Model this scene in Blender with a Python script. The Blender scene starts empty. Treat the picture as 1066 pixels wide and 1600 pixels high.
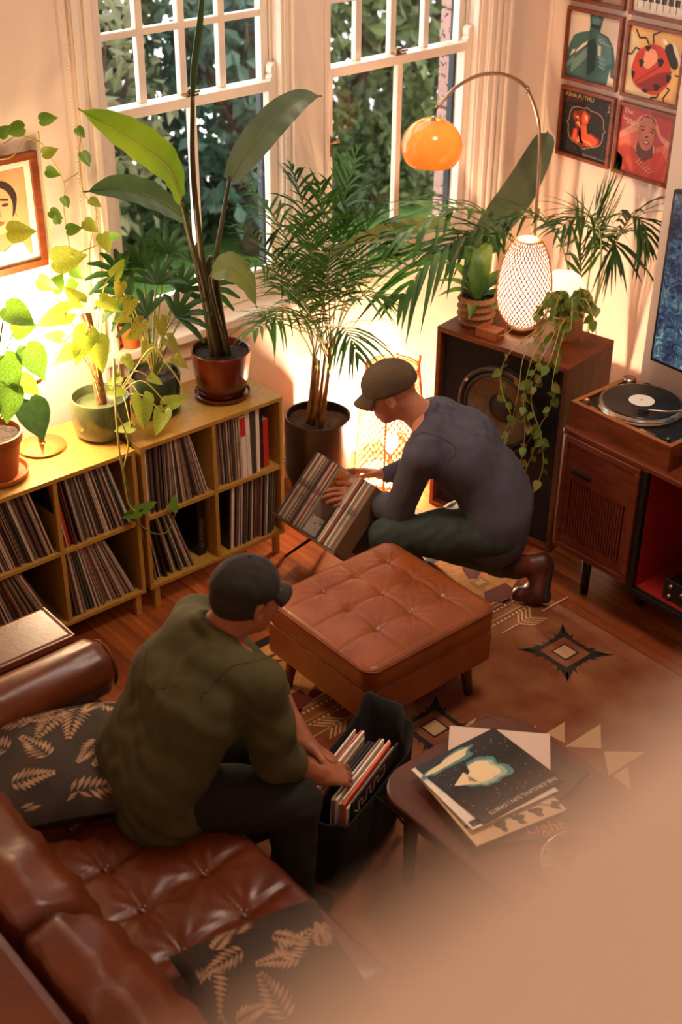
import bpy, bmesh, math, random
import numpy as np
from mathutils import Vector, Matrix
from mathutils.bvhtree import BVHTree
R = math.radians
random.seed(7)
rng = np.random.default_rng(7)
SC = bpy.context.scene
COL = SC.collection

# ------------------------------------------------------------------ camera
CAM_P = (2116.99, 0.553365, 0.009741, 0.706916)      # focal (px of 1600), pitch, roll, yaw
cam = bpy.data.cameras.new('camera'); cam_o = bpy.data.objects.new('camera', cam); COL.objects.link(cam_o)
def _camrot():
    F, p, r, y = CAM_P
    fwd = Vector((math.sin(y)*math.cos(p), math.cos(y)*math.cos(p), -math.sin(p)))
    rt = Vector((math.cos(y), -math.sin(y), 0)); up = rt.cross(fwd)
    r2 = rt*math.cos(r) + up*math.sin(r); u2 = up*math.cos(r) - rt*math.sin(r)
    return Matrix((r2, u2, -fwd)).transposed()
cam_o.matrix_world = Matrix.Translation((0, 0, 3.3)) @ _camrot().to_4x4()
cam.sensor_fit = 'VERTICAL'; cam.sensor_height = 36; cam.sensor_width = 36
cam.lens = CAM_P[0]/1600*36
cam.clip_start = 0.01
cam.dof.use_dof = True; cam.dof.focus_distance = 5.05; cam.dof.aperture_fstop = 2.3
SC.camera = cam_o

# ------------------------------------------------------------------ exposure, world
SC.view_settings.view_transform = 'Standard'; SC.view_settings.look = 'None'
SC.view_settings.gamma = 1.0; SC.view_settings.use_curve_mapping = False
SC.view_settings.exposure = 0.55
w = bpy.data.worlds.new('world'); SC.world = w; w.use_nodes = True
w.node_tree.nodes['Background'].inputs[0].default_value = (0.95, 0.90, 0.92, 1)
w.node_tree.nodes['Background'].inputs[1].default_value = 2.8

def lamp(name, kind, loc, energy, col, size=.1, rot=(0, 0, 0), spread=None):
    l = bpy.data.lights.new(name, kind); l.energy = energy; l.color = col
    if kind == 'AREA':
        l.size = size
        if spread: l.spread = spread
    else: l.shadow_soft_size = size
    o = bpy.data.objects.new(name, l); o.location = loc; o.rotation_euler = rot; COL.objects.link(o); return o
# unseen warm area lights, added above the frame to fill the room
lamp('ceiling_fill', 'AREA', (3.1, 2.3, 4.35), 46, (1.0, 0.80, 0.65), .8)
lamp('landing_fill', 'AREA', (0.4, -0.3, 4.35), 8, (1.0, 0.80, 0.65), .5)

# ------------------------------------------------------------------ colour and materials
def lin(c):
    if isinstance(c, str):
        c = [int(c[i:i+2], 16)/255 for i in (0, 2, 4)]
        return tuple(x/12.92 if x <= .04045 else ((x+.055)/1.055)**2.4 for x in c)
    return tuple(c)
MATS = {}
def mat(name, col, rough=.5, metal=0, col2=None, scale=12, stretch=(1, 1, 1), bump=0, bscale=None, spec=.5,
        detail=4, emit=None, estr=0, transl=0, coat=0, ramp=(.35, .65), sheen=0, alpha=1, trans=0, ior=1.45, coord='Object', objrand=None):
    if name in MATS: return MATS[name]
    m = bpy.data.materials.new(name); m.use_nodes = True; nt = m.node_tree; N = nt.nodes; L = nt.links
    b = N['Principled BSDF']
    c = lin(col)
    b.inputs['Base Color'].default_value = (*c, 1); b.inputs['Roughness'].default_value = rough
    b.inputs['Metallic'].default_value = metal; b.inputs['Specular IOR Level'].default_value = spec
    if coat: b.inputs['Coat Weight'].default_value = coat; b.inputs['Coat Roughness'].default_value = .15
    if sheen: b.inputs['Sheen Weight'].default_value = sheen
    if trans: b.inputs['Transmission Weight'].default_value = trans; b.inputs['IOR'].default_value = ior
    if emit is not None:
        b.inputs['Emission Color'].default_value = (*lin(emit), 1); b.inputs['Emission Strength'].default_value = estr
    if col2 is not None or bump or objrand:
        tc = N.new('ShaderNodeTexCoord'); mp = N.new('ShaderNodeMapping'); mp.inputs['Scale'].default_value = stretch
        L.new(tc.outputs[coord], mp.inputs[0])
    src = None
    if objrand:                                            # per-object colour from a list
        oi = N.new('ShaderNodeObjectInfo'); cr = N.new('ShaderNodeValToRGB'); cr.color_ramp.interpolation = 'CONSTANT'
        e = cr.color_ramp.elements
        while len(e) < len(objrand): e.new(.5)
        for i, cc in enumerate(objrand): e[i].position = i/len(objrand); e[i].color = (*lin(cc), 1)
        L.new(oi.outputs['Random'], cr.inputs[0]); src = cr.outputs[0]
    if col2 is not None:
        ns = N.new('ShaderNodeTexNoise'); ns.inputs['Scale'].default_value = scale; ns.inputs['Detail'].default_value = detail
        L.new(mp.outputs[0], ns.inputs['Vector'])
        rp = N.new('ShaderNodeMapRange'); rp.inputs[1].default_value = ramp[0]; rp.inputs[2].default_value = ramp[1]; rp.clamp = True
        L.new(ns.outputs[0], rp.inputs[0])
        mx = N.new('ShaderNodeMix'); mx.data_type = 'RGBA'
        mx.inputs[6].default_value = (*c, 1); mx.inputs[7].default_value = (*lin(col2), 1)
        if src: L.new(src, mx.inputs[6])
        L.new(rp.outputs[0], mx.inputs[0]); src = mx.outputs[2]
    if src: L.new(src, b.inputs['Base Color'])
    if bump:
        n2 = N.new('ShaderNodeTexNoise'); n2.inputs['Scale'].default_value = bscale or scale; n2.inputs['Detail'].default_value = 3
        L.new(mp.outputs[0], n2.inputs['Vector'])
        bp = N.new('ShaderNodeBump'); bp.inputs['Strength'].default_value = bump; bp.inputs['Distance'].default_value = .01
        L.new(n2.outputs[0], bp.inputs['Height']); L.new(bp.outputs[0], b.inputs['Normal'])
    if transl:                                             # thin leaves and shades let light through
        tr = N.new('ShaderNodeBsdfTranslucent'); tr.inputs[0].default_value = (*c, 1)
        if src: L.new(src, tr.inputs[0])
        ms = N.new('ShaderNodeMixShader'); ms.inputs[0].default_value = transl
        L.new(b.outputs[0], ms.inputs[1]); L.new(tr.outputs[0], ms.inputs[2])
        L.new(ms.outputs[0], N['Material Output'].inputs[0])
    MATS[name] = m
    return m

# ------------------------------------------------------------------ mesh builder
WL = {}                                                   # world origin of every object made here
def V(*a): return Vector(a)
def link(name, data, origin, parent=None):
    o = bpy.data.objects.new(name, data); COL.objects.link(o)
    if parent is not None:
        o.parent = parent; o.location = Vector(origin) - WL[parent]
    else: o.location = origin
    WL[o] = Vector(origin)
    return o
def tag(o, label=None, cat=None, group=None, kind=None):
    if label: o['label'] = label
    if cat: o['category'] = cat
    if group: o['group'] = group
    if kind: o['kind'] = kind
    return o
def thing(name, label, cat, loc, group=None):
    o = bpy.data.objects.new(name, None); COL.objects.link(o); o.location = loc; o.empty_display_size = .05
    WL[o] = Vector(loc)
    return tag(o, label, cat, group)
def copy_tree(o, parent=None):
    c = o.copy(); COL.objects.link(c); c.parent = parent; WL[c] = WL[o].copy()
    for ch in [x for x in o.children]: copy_tree(ch, c)
    return c

class MB:
    def __init__(s): s.v = []; s.f = []; s.m = []; s.k = 0
    def add(s, vs, fs, M=None):
        n = len(s.v)
        for p in vs:
            p = Vector(p); s.v.append(M @ p if M is not None else p)
        for f in fs: s.f.append([i+n for i in f]); s.m.append(s.k)
        return s
    def box(s, x0, x1, y0, y1, z0, z1, M=None):
        vs = [(x, y, z) for x in (x0, x1) for y in (y0, y1) for z in (z0, z1)]
        return s.add(vs, [(0, 1, 3, 2), (4, 6, 7, 5), (0, 4, 5, 1), (2, 3, 7, 6), (0, 2, 6, 4), (1, 5, 7, 3)], M)
    def tube(s, pts, r, n=8, cap=True, flat=None):
        pts = [Vector(p) for p in pts]; N = len(pts)
        rs = r if isinstance(r, (list, tuple)) else [r]*N
        vs = []; u = None
        for i, p in enumerate(pts):
            t = (pts[min(i+1, N-1)] - pts[max(i-1, 0)])
            if t.length < 1e-9: t = Vector((0, 0, 1))
            t.normalize()
            if u is None:
                a = Vector((0, 0, 1)) if abs(t.z) < .9 else Vector((1, 0, 0))
                u = t.cross(a).normalized()
            else:
                u = (u - t*u.dot(t)); u = u.normalized() if u.length > 1e-6 else t.orthogonal().normalized()
            w_ = t.cross(u)
            for j in range(n):
                an = 2*math.pi*j/n
                vs.append(p + u*(math.cos(an)*rs[i]) + w_*(math.sin(an)*rs[i]*(flat or 1)))
        fs = [(i*n+j, i*n+(j+1) % n, (i+1)*n+(j+1) % n, (i+1)*n+j) for i in range(N-1) for j in range(n)]
        if cap: fs += [tuple(range(n-1, -1, -1)), tuple((N-1)*n+j for j in range(n))]
        return s.add(vs, fs)
    def lathe(s, prof, c=(0, 0, 0), n=32, M=None, close=False):
        c = Vector(c); vs = []; fs = []; m = len(prof)
        for j in range(n):
            a = 2*math.pi*j/n
            for r, z in prof: vs.append(Vector((r*math.cos(a), r*math.sin(a), z)))
        for j in range(n):
            for i in range(m-1): fs.append((j*m+i, ((j+1) % n)*m+i, ((j+1) % n)*m+i+1, j*m+i+1))
        MM = Matrix.Translation(c) if M is None else Matrix.Translation(c) @ M.to_4x4()
        return s.add(vs, fs, MM)
    def grid(s, nu, nv, fn):
        vs = [fn(i/(nu-1), j/(nv-1)) for i in range(nu) for j in range(nv)]
        fs = [(i*nv+j, (i+1)*nv+j, (i+1)*nv+j+1, i*nv+j+1) for i in range(nu-1) for j in range(nv-1)]
        return s.add(vs, fs)
    def prism(s, pts2, z0, z1, M=None):
        n = len(pts2)
        vs = [(x, y, z0) for x, y in pts2] + [(x, y, z1) for x, y in pts2]
        fs = [tuple(range(n-1, -1, -1)), tuple(range(n, 2*n))] + [(i, (i+1) % n, n+(i+1) % n, n+i) for i in range(n)]
        return s.add(vs, fs, M)
    def blade(s, path, widths, up, fold=.25, wave=0, cols=4, seed=0):
        """a leaf: strip around a midrib, folded along it, optionally waved"""
        path = [Vector(p) for p in path]; N = len(path); vs = []
        up = Vector(up)
        for i, p in enumerate(path):
            t = (path[min(i+1, N-1)] - path[max(i-1, 0)]).normalized()
            sd = t.cross(up)
            sd = sd.normalized() if sd.length > 1e-6 else t.orthogonal().normalized()
            nn = sd.cross(t).normalized()
            for j in range(cols+1):
                q = j/cols*2 - 1
                wv = wave*math.sin(i*1.7+seed+(2.1 if q > 0 else 0))*abs(q)
                vs.append(p + sd*(widths[i]*q) + nn*((fold*abs(q) + wv)*widths[i]))
        c = cols+1
        fs = [(i*c+j, i*c+j+1, (i+1)*c+j+1, (i+1)*c+j) for i in range(N-1) for j in range(cols)]
        return s.add(vs, fs)
    def build(s, name, mats, parent=None, origin=None, smooth=False, bevel=0, subsurf=0, label=None, cat=None, group=None, kind=None, auto=None):
        if not isinstance(mats, (list, tuple)): mats = [mats]
        if origin is None:
            if parent is not None: origin = WL[parent]
            else:
                lo = Vector([min(p[i] for p in s.v) for i in range(3)]); hi = Vector([max(p[i] for p in s.v) for i in range(3)])
                origin = Vector(((lo.x+hi.x)/2, (lo.y+hi.y)/2, lo.z))
        origin = Vector(origin)
        me = bpy.data.meshes.new(name)
        me.from_pydata([tuple(p-origin) for p in s.v], [], s.f)
        for mm in mats: me.materials.append(mm)
        if len(mats) > 1: me.polygons.foreach_set('material_index', s.m)
        if smooth: me.polygons.foreach_set('use_smooth', [True]*len(me.polygons))
        me.update()
        o = link(name, me, origin, parent)
        if auto: 
            me.polygons.foreach_set('use_smooth', [True]*len(me.polygons))
            try: me.set_sharp_from_angle(angle=R(auto))
            except Exception: pass
        if bevel:
            md = o.modifiers.new('bevel', 'BEVEL'); md.width = bevel; md.segments = 2; md.limit_method = 'ANGLE'
        if subsurf:
            md = o.modifiers.new('subsurf', 'SUBSURF'); md.levels = md.render_levels = subsurf
        tag(o, label, cat, group, kind)
        return o

def bez(p0, p1, p2, p3=None, n=12):
    p0, p1, p2 = Vector(p0), Vector(p1), Vector(p2); out = []
    for i in range(n+1):
        t = i/n; a = 1-t
        if p3 is None: out.append(p0*(a*a) + p1*(2*a*t) + p2*(t*t))
        else: out.append(p0*(a**3) + p1*(3*a*a*t) + p2*(3*a*t*t) + Vector(p3)*(t**3))
    return out
def spline(pts, n=6):
    """Catmull-Rom through pts"""
    P = [Vector(p) for p in pts]; P = [P[0]*2-P[1]] + P + [P[-1]*2-P[-2]]; out = []
    for i in range(1, len(P)-2):
        for k in range(n):
            t = k/n; a, b, c, d = P[i-1], P[i], P[i+1], P[i+2]
            out.append(.5*((2*b) + (c-a)*t + (2*a-5*b+4*c-d)*t*t + (3*b-a-3*c+d)*t**3))
    out.append(P[-2]); return out
def frame_matrix(origin, x, y, z):
    return Matrix.Translation(origin) @ Matrix((Vector(x), Vector(y), Vector(z))).transposed().to_4x4()
_fc = {}
def text_verts(s, size):
    """flat lettering: (verts, faces) in the xy plane, left aligned"""
    cu = bpy.data.curves.new('lettering', 'FONT'); cu.body = s; cu.size = size; cu.resolution_u = 2
    o = bpy.data.objects.new('lettering', cu); COL.objects.link(o)
    dg = bpy.context.evaluated_depsgraph_get(); me = bpy.data.meshes.new_from_object(o.evaluated_get(dg))
    vs = [v.co.copy() for v in me.vertices]; fs = [tuple(p.vertices) for p in me.polygons]
    bpy.data.objects.remove(o); bpy.data.curves.remove(cu); bpy.data.meshes.remove(me)
    return vs, fs

# ------------------------------------------------------------------ implicit surfaces (people, cushions)
def cone(a, b, ra, rb, k=.03, sq=None, cut=False): return dict(t='c', a=np.array(a, float), b=np.array(b, float), ra=ra, rb=rb, k=k, sq=sq, cut=cut)
def ell(c, r, rot=None, k=.02, cut=False): return dict(t='e', c=np.array(c, float), r=np.array(r, float), rot=None if rot is None else np.array(rot, float), k=k, cut=cut)
def sdf_arrays(prims, h, wr=None, extra=.0):
    lo = np.full(3, 1e9); hi = -lo
    for p in prims:
        if p['cut']: continue
        if p['t'] == 'c':
            m = max(p['ra'], p['rb'])*(max(1, p['sq'][1]) if p['sq'] else 1)
            lo = np.minimum(lo, np.minimum(p['a'], p['b'])-m); hi = np.maximum(hi, np.maximum(p['a'], p['b'])+m)
        else: lo = np.minimum(lo, p['c']-p['r'].max()); hi = np.maximum(hi, p['c']+p['r'].max())
    lo -= .02+3*h; hi += .02+3*h
    n = np.ceil((hi-lo)/h).astype(int)+1
    f = np.full(n, .08, np.float32)
    ax = [lo[i]+h*np.arange(n[i]) for i in range(3)]
    for p in prims:
        k = p['k']
        if p['t'] == 'c':
            m = max(p['ra'], p['rb'])*(max(1, p['sq'][1]) if p['sq'] else 1); b0 = np.minimum(p['a'], p['b'])-m; b1 = np.maximum(p['a'], p['b'])+m
        else: b0 = p['c']-p['r'].max(); b1 = p['c']+p['r'].max()
        pad = k+4*h
        i0 = np.clip(((b0-pad-lo)/h).astype(int), 0, n-1); i1 = np.clip(((b1+pad-lo)/h).astype(int)+2, 1, n)
        sl = tuple(slice(a, b) for a, b in zip(i0, i1))
        X, Y, Z = np.meshgrid(ax[0][sl[0]], ax[1][sl[1]], ax[2][sl[2]], indexing='ij')
        if p['t'] == 'c':
            Q = np.stack([X-p['a'][0], Y-p['a'][1], Z-p['a'][2]], -1); ba = p['b']-p['a']; fac = 1.
            if p['sq']:
                s_, q_ = np.array(p['sq'][0], float), p['sq'][1]; s_ = s_/np.linalg.norm(s_)
                Q = Q + (Q@s_)[..., None]*s_*(1/q_-1); ba = ba + (ba@s_)*s_*(1/q_-1); fac = min(1., q_)
            t = np.clip((Q@ba)/max(ba@ba, 1e-9), 0, 1)
            d = (np.linalg.norm(Q-t[..., None]*ba, axis=-1) - (p['ra']+(p['rb']-p['ra'])*t))*fac
        else:
            Q = np.stack([X-p['c'][0], Y-p['c'][1], Z-p['c'][2]], -1)
            if p['rot'] is not None: Q = Q@p['rot'].T
            k0 = np.linalg.norm(Q/p['r'], axis=-1); k1 = np.linalg.norm(Q/(p['r']**2), axis=-1)
            d = k0*(k0-1)/np.maximum(k1, 1e-6)
        cur = f[sl]
        if p['cut']:
            d = -d; hh = np.maximum(k-np.abs(cur-d), 0)/k; f[sl] = np.maximum(cur, d) + hh*hh*k*.25
        else:
            hh = np.maximum(k-np.abs(cur-d), 0)/k; f[sl] = np.minimum(cur, d) - hh*hh*k*.25
    if wr is not None:
        X, Y, Z = np.meshgrid(*ax, indexing='ij'); f = f + wr(X, Y, Z).astype(np.float32)
    s = f < 0; nc = n-1
    acc = np.zeros((*nc, 3), np.float32); cnt = np.zeros(nc, np.float32)
    cs = [(i, j, k) for i in (0, 1) for j in (0, 1) for k in (0, 1)]
    def sub(A, c): return A[c[0]:c[0]+nc[0], c[1]:c[1]+nc[1], c[2]:c[2]+nc[2]]
    for a in cs:
        for d_ in range(3):
            if a[d_]: continue
            b = list(a); b[d_] = 1
            m = sub(s, a) != sub(s, b)
            if not m.any(): continue
            va, vb = sub(f, a)[m], sub(f, b)[m]; t = va/(va-vb)
            q = np.tile(np.array(a, np.float32), (len(t), 1)); q[:, d_] += t
            acc[m] += q; cnt[m] += 1
    act = cnt > 0; idx = np.full(nc, -1, np.int64); ii = np.argwhere(act); idx[act] = np.arange(len(ii))
    verts = (ii + acc[act]/cnt[act][:, None])*h + lo
    faces = []
    for d_ in range(3):
        e = [d for d in range(3) if d != d_]
        s0 = [slice(None)]*3; s1 = [slice(None)]*3; s0[d_] = slice(0, -1); s1[d_] = slice(1, None)
        A, Bm = s[tuple(s0)], s[tuple(s1)]; pts = np.argwhere(A != Bm)
        ok = (pts[:, e[0]] > 0) & (pts[:, e[1]] > 0) & (pts[:, e[0]] < nc[e[0]]) & (pts[:, e[1]] < nc[e[1]]); pts = pts[ok]
        if not len(pts): continue
        def g(o0, o1):
            q = pts.copy(); q[:, e[0]] -= o0; q[:, e[1]] -= o1; return idx[q[:, 0], q[:, 1], q[:, 2]]
        F = np.stack([g(1, 1), g(0, 1), g(0, 0), g(1, 0)], 1)
        inside = A[tuple(pts.T)]
        flip = inside if d_ != 1 else ~inside
        F[~flip] = F[~flip][:, ::-1]
        faces.append(F)
    F = np.concatenate(faces); F = F[(F >= 0).all(1)]
    return verts, F
SURF = {}
def sdf_build(name, parts, mats, parent=None, origin=None, smooth_it=0, **kw):
    """parts: list of (prims, voxel, wrinkle, material index) extracted and joined in one mesh"""
    vv = []; ff = []; mi = []; n = 0
    for pr in parts:
        prims, h, wr, k = (list(pr)+[None, 0])[:4] if len(pr) < 4 else pr
        v, f = sdf_arrays(prims, h, wr); vv.append(v); ff.append(f+n); mi.append(np.full(len(f), k)); n += len(v)
    v = np.concatenate(vv); f = np.concatenate(ff); mi = np.concatenate(mi)
    if origin is None: origin = WL[parent] if parent is not None else Vector(((v[:, 0].min()+v[:, 0].max())/2, (v[:, 1].min()+v[:, 1].max())/2, v[:, 2].min()))
    o_ = np.array(origin)
    me = bpy.data.meshes.new(name); me.vertices.add(len(v)); me.vertices.foreach_set('co', (v-o_).astype(np.float32).ravel())
    me.loops.add(len(f)*4); me.loops.foreach_set('vertex_index', f.astype(np.int32).ravel())
    me.polygons.add(len(f)); me.polygons.foreach_set('loop_start', np.arange(0, len(f)*4, 4, dtype=np.int32))
    me.polygons.foreach_set('use_smooth', np.ones(len(f), bool))
    if not isinstance(mats, (list, tuple)): mats = [mats]
    for m_ in mats: me.materials.append(m_)
    me.polygons.foreach_set('material_index', mi.astype(np.int32))
    me.update(calc_edges=True); me.validate()
    o = link(name, me, origin, parent)
    SURF[o] = (v, f)
    md = o.modifiers.new('smooth', 'SMOOTH'); md.factor = .5; md.iterations = 3+smooth_it
    tag(o, kw.get('label'), kw.get('cat'), kw.get('group'), kw.get('kind'))
    return o
# ================================================================== THE ROOM
YW, XR, XB, YB = 4.48, 5.10, 4.26, 3.075            # window wall, right wall, chimney breast face and its corner
m_wall = mat('wall paint', 'E8D2C0', .6, bump=.02, bscale=180)
m_trimp = mat('white gloss paint', 'EDDCCB', .35)
m_floor = mat('floor boards', '8A4A22', .30, col2='74381A', scale=3, stretch=(9, .7, 1), detail=6, objrand=['A2592A', '8E4A22', 'AC6432', '824020', 'A65C2A', '985228'], bump=.05, bscale=20)
m_floorbase = mat('floor base', '2A140A', .8)

floor = MB().box(-.9, XR, -1.2, YW, -.06, -.012).build('floor', m_floorbase, origin=(2, 2, 0)); tag(floor, kind='structure')
bw = .118; x = 1.52; bi = 0
rb = random.Random(3)
while x < XR-.001:
    x1 = min(x+bw, XR)
    y = -.2 - rb.random()*1.2
    while y < YW:
        y1 = min(y + 1.0 + rb.random()*1.3, YW)
        if y1 > 1.2:
            MB().box(x+.0008, x1-.0008, max(y, 1.0)+.0008, y1-.0008, -.012, 0).build('floorboard', m_floor, floor, origin=((x+x1)/2, y1, -.012))
        y = y1
    x = x1
MB().box(-.9, 1.52, -1.2, YW, -.012, 0).box(1.52, XR, -1.2, 1.0, -.012, 0).build('floorboard_area', m_floor, floor)

# window wall with two openings
WIN = [(2.62, 3.525), (3.72, 4.665)]; ZS, ZH = .94, 2.78; YO = 4.668
b = MB()
b.box(-.9, WIN[0][0], YW, YO, 0, 4.4); b.box(WIN[0][1], WIN[1][0], YW, YO, ZS, ZH); b.box(WIN[1][1], XR+.2, YW, YO, 0, 4.4)
b.box(WIN[0][0], WIN[1][1], YW, YO, 0, ZS-.04); b.box(WIN[0][0], WIN[1][1], YW, YO, ZH, 4.4)
tag(b.build('wall_window', m_wall), kind='structure')
tag(MB().box(XR, XR+.2, -1.2, YW, 0, 4.4).build('wall_right', m_wall), kind='structure')
tag(MB().box(XB, XR, .4, YB, 0, 4.4).build('wall_chimney_breast', m_wall), kind='structure')
tag(MB().box(-1.1, -.9, -1.2, YW, 0, 4.4).build('wall_left', m_wall), kind='structure')
tag(MB().box(-1.1, XR+.2, -1.4, -1.2, 0, 4.4).build('wall_near', m_wall), kind='structure')
tag(MB().box(-1.1, XR+.2, -1.4, YO, 4.4, 4.5).build('ceiling', m_wall), kind='structure')
b = MB(); b.box(1.0, XR, YW-.018, YW, 0, .10); b.box(1.0, XR, YW-.012, YW, .10, .115)
tag(b.build('baseboard_window', m_trimp, bevel=.003), kind='structure')
b = MB(); b.box(XR-.018, XR, YB, YW-.018, 0, .10); b.box(XB-.018, XB, .5, YB, 0, .1)
tag(b.build('baseboard_right', m_trimp, bevel=.003), kind='structure')

# picture-rail moulding line on the right wall corner (thin conduit by the corner)
tag(MB().box(XR-.012, XR, YW-.028, YW-.02, .115, 4.4).build('trim_corner', m_trimp), kind='structure')

# window casings
def casing(name, x0, x1, flutes):
    b = MB(); b.box(x0, x1, YW-.018, YW, 0 if flutes else .9, ZH+.1)
    n = flutes
    for i in range(n):
        xa = x0 + (x1-x0)*(i+.12)/n; xb = x0 + (x1-x0)*(i+.7)/n
        b.box(xa, xb, YW-.018-.010-.006*(i % 2), YW-.018, .0, ZH+.1)
    tag(b.build(name, m_trimp, bevel=.004), kind='structure')
casing('trim_1', 4.675, 4.83, 4)
casing('trim_2', 2.515, 2.61, 2)
b = MB(); b.box(3.545, 3.70, YW-.012, YW, ZS, ZH); b.box(3.53, 3.545, YW-.022, YW, ZS, ZH); b.box(3.70, 3.715, YW-.022, YW, ZS, ZH)
tag(b.build('trim_3', m_trimp, bevel=.003), kind='structure')
# apron and long sill
tag(MB().box(2.50, 4.85, YW-.075, YW+.12, .895, .935).build('trim_4', m_trimp, bevel=.006), kind='structure')
tag(MB().box(2.55, 4.8, YW-.02, YW, .80, .895).build('trim_5', m_trimp, bevel=.004), kind='structure')

# glass: clear pane, sharp reflections
m_glass = bpy.data.materials.new('window glass'); m_glass.use_nodes = True
nt = m_glass.node_tree; nt.nodes.clear()
o_ = nt.nodes.new('ShaderNodeOutputMaterial'); mx = nt.nodes.new('ShaderNodeMixShader'); tr = nt.nodes.new('ShaderNodeBsdfTransparent'); gl = nt.nodes.new('ShaderNodeBsdfGlossy'); fr = nt.nodes.new('ShaderNodeFresnel')
fr.inputs[0].default_value = 1.45; gl.inputs['Roughness'].default_value = .01; tr.inputs[0].default_value = (.93, .96, .95, 1)
ge_ = nt.nodes.new('ShaderNodeNewGeometry'); su_ = nt.nodes.new('ShaderNodeMath'); su_.operation = 'SUBTRACT'; su_.inputs[0].default_value = 1; mu_ = nt.nodes.new('ShaderNodeMath'); mu_.operation = 'MULTIPLY'
nt.links.new(ge_.outputs['Backfacing'], su_.inputs[1]); nt.links.new(su_.outputs[0], mu_.inputs[0]); nt.links.new(fr.outputs[0], mu_.inputs[1]); nt.links.new(mu_.outputs[0], mx.inputs[0]); nt.links.new(tr.outputs[0], mx.inputs[1]); nt.links.new(gl.outputs[0], mx.inputs[2]); nt.links.new(mx.outputs[0], o_.inputs[0])
m_brass = mat('aged brass latch', '8C7350', .35, .9)
m_steel = mat('brushed nickel', 'B9A48C', .28, 1.0)

def window(name, x0, x1, y_low=4.545, y_up=4.60, latch_side=False):
    w_ = thing(name, None, None, ((x0+x1)/2, YW, ZS)); w_['kind'] = 'structure'
    # jamb linings
    b = MB()
    for xa, xb in ((x0, x0+.022), (x1-.022, x1)): b.box(xa, xb, YW, YO, ZS, ZH)
    for xa, xb in ((x0+.022, x0+.034), (x1-.034, x1-.022)): b.box(xa, xb, y_low+.022, y_low+.030, ZS, ZH); b.box(xa, xb, YW+.01, y_low-.022, ZS, ZH)
    b.box(x0, x1, YW, YO, ZH-.02, ZH); b.box(x0, x1, YW+.03, YO+.06, ZS-.02, ZS)
    b.build('jamb', m_trimp, w_, bevel=.002)
    xa, xb = x0+.024, x1-.024
    # lower sash: stiles with horns, bottom rail, meeting rail, one glazing bar
    ls = MB(); y0, y1 = y_low-.02, y_low+.02; st = .052; zt = 1.872
    ls.box(xa, xa+st, y0, y1, ZS+.005, zt); ls.box(xb-st, xb, y0, y1, ZS+.005, zt)
    ls.box(xa+st, xb-st, y0, y1, ZS+.005, 1.07); ls.box(xa+st, xb-st, y0, y1, 1.832, zt)
    for s_, xc in ((1, xa), (-1, xb)):
        pr = [(0, 0), (.038, 0), (.038, .012), (.028, .022), (.034, .03), (.034, .055), (.022, .068), (0, .068)]
        ls.add([(xc+s_*px, y_, zt+pz) for y_ in (y0, y1) for px, pz in pr],
               [tuple(range(8)), tuple(range(15, 7, -1))] + [(i, (i+1) % 8, 8+(i+1) % 8, 8+i) for i in range(8)])
    lo = ls.build('lower_sash', m_trimp, w_, bevel=.002)
    xm = (xa+xb)/2
    MB().box(xm-.015, xm+.015, y0+.004, y1-.004, 1.07, 1.832).build('glazing_bar', m_trimp, lo, bevel=.003)
    for p0, p1 in ((xa+st, xm-.015), (xm+.015, xb-st)):
        MB().box(p0-.004, p1+.004, y_low-.002, y_low+.002, 1.066, 1.836).build('pane', m_glass, lo)
    # upper sash: four by three panes
    us = MB(); y0, y1 = y_up-.02, y_up+.02; z0, z1 = 1.82, ZH-.02; st = .045
    us.box(xa, xa+st, y0, y1, z0, z1); us.box(xb-st, xb, y0, y1, z0, z1); us.box(xa+st, xb-st, y0, y1, z0, 1.866); us.box(xa+st, xb-st, y0, y1, z1-.05, z1)
    up = us.build('upper_sash', m_trimp, w_, bevel=.002)
    gx0, gx1 = xa+st, xb-st; gz = [1.866, 2.134, 2.42, z1-.05]; gw = (gx1-gx0)/4
    for i in range(1, 4): MB().box(gx0+gw*i-.016, gx0+gw*i+.016, y0+.003, y1-.003, 1.866, z1-.05).build('glazing_bar', m_trimp, up, bevel=.004)
    for z in gz[1:3]: MB().box(gx0, gx1, y0+.0035, y1-.0035, z-.014, z+.014).build('glazing_bar', m_trimp, up, bevel=.004)
    for i in range(4):
        for j in range(3):
            MB().box(gx0+gw*i+.012, gx0+gw*(i+1)-.012, y_up-.002, y_up+.002, gz[j]+.01*(j > 0), gz[j+1]-.01).build('pane', m_glass, up)
    # sash lock on the meeting rail
    b = MB(); b.box(xm-.03, xm+.03, y_low-.018, y_low+.02, zt, zt+.008); b.lathe([(0, .03), (.012, .03), (.014, .02), (.012, .008), (0, .008)], (xm, y_low, zt), 12)
    b.box(xm-.006, xm+.034, y_low-.024, y_low-.010, zt+.014, zt+.022)
    b.build('sash_lock', m_brass, w_)
    if latch_side:
        b = MB(); b.box(xa+.012, xa+.04, y_low-.034, y_low-.02, 1.50, 1.585); b.tube([(xa+.026, y_low-.03, 1.56), (xa+.05, y_low-.05, 1.565), (xa+.062, y_low-.05, 1.568)], [.006, .006, .011], 8)
        b.build('side_latch', m_brass, w_)
        b = MB(); b.lathe([(0, .004), (.018, .004), (.022, 0)], (0, 0, 0), 16, Matrix.Rotation(R(90), 3, 'X'))
        b2 = MB(); b2.add([v + Vector((xa+.17, YW+.01, .985)) for v in b.v], b.f); b2.build('lift_button', m_trimp, w_)
    return w_
window('window_1', *WIN[0]); window('window_2', *WIN[1], latch_side=True)

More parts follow.
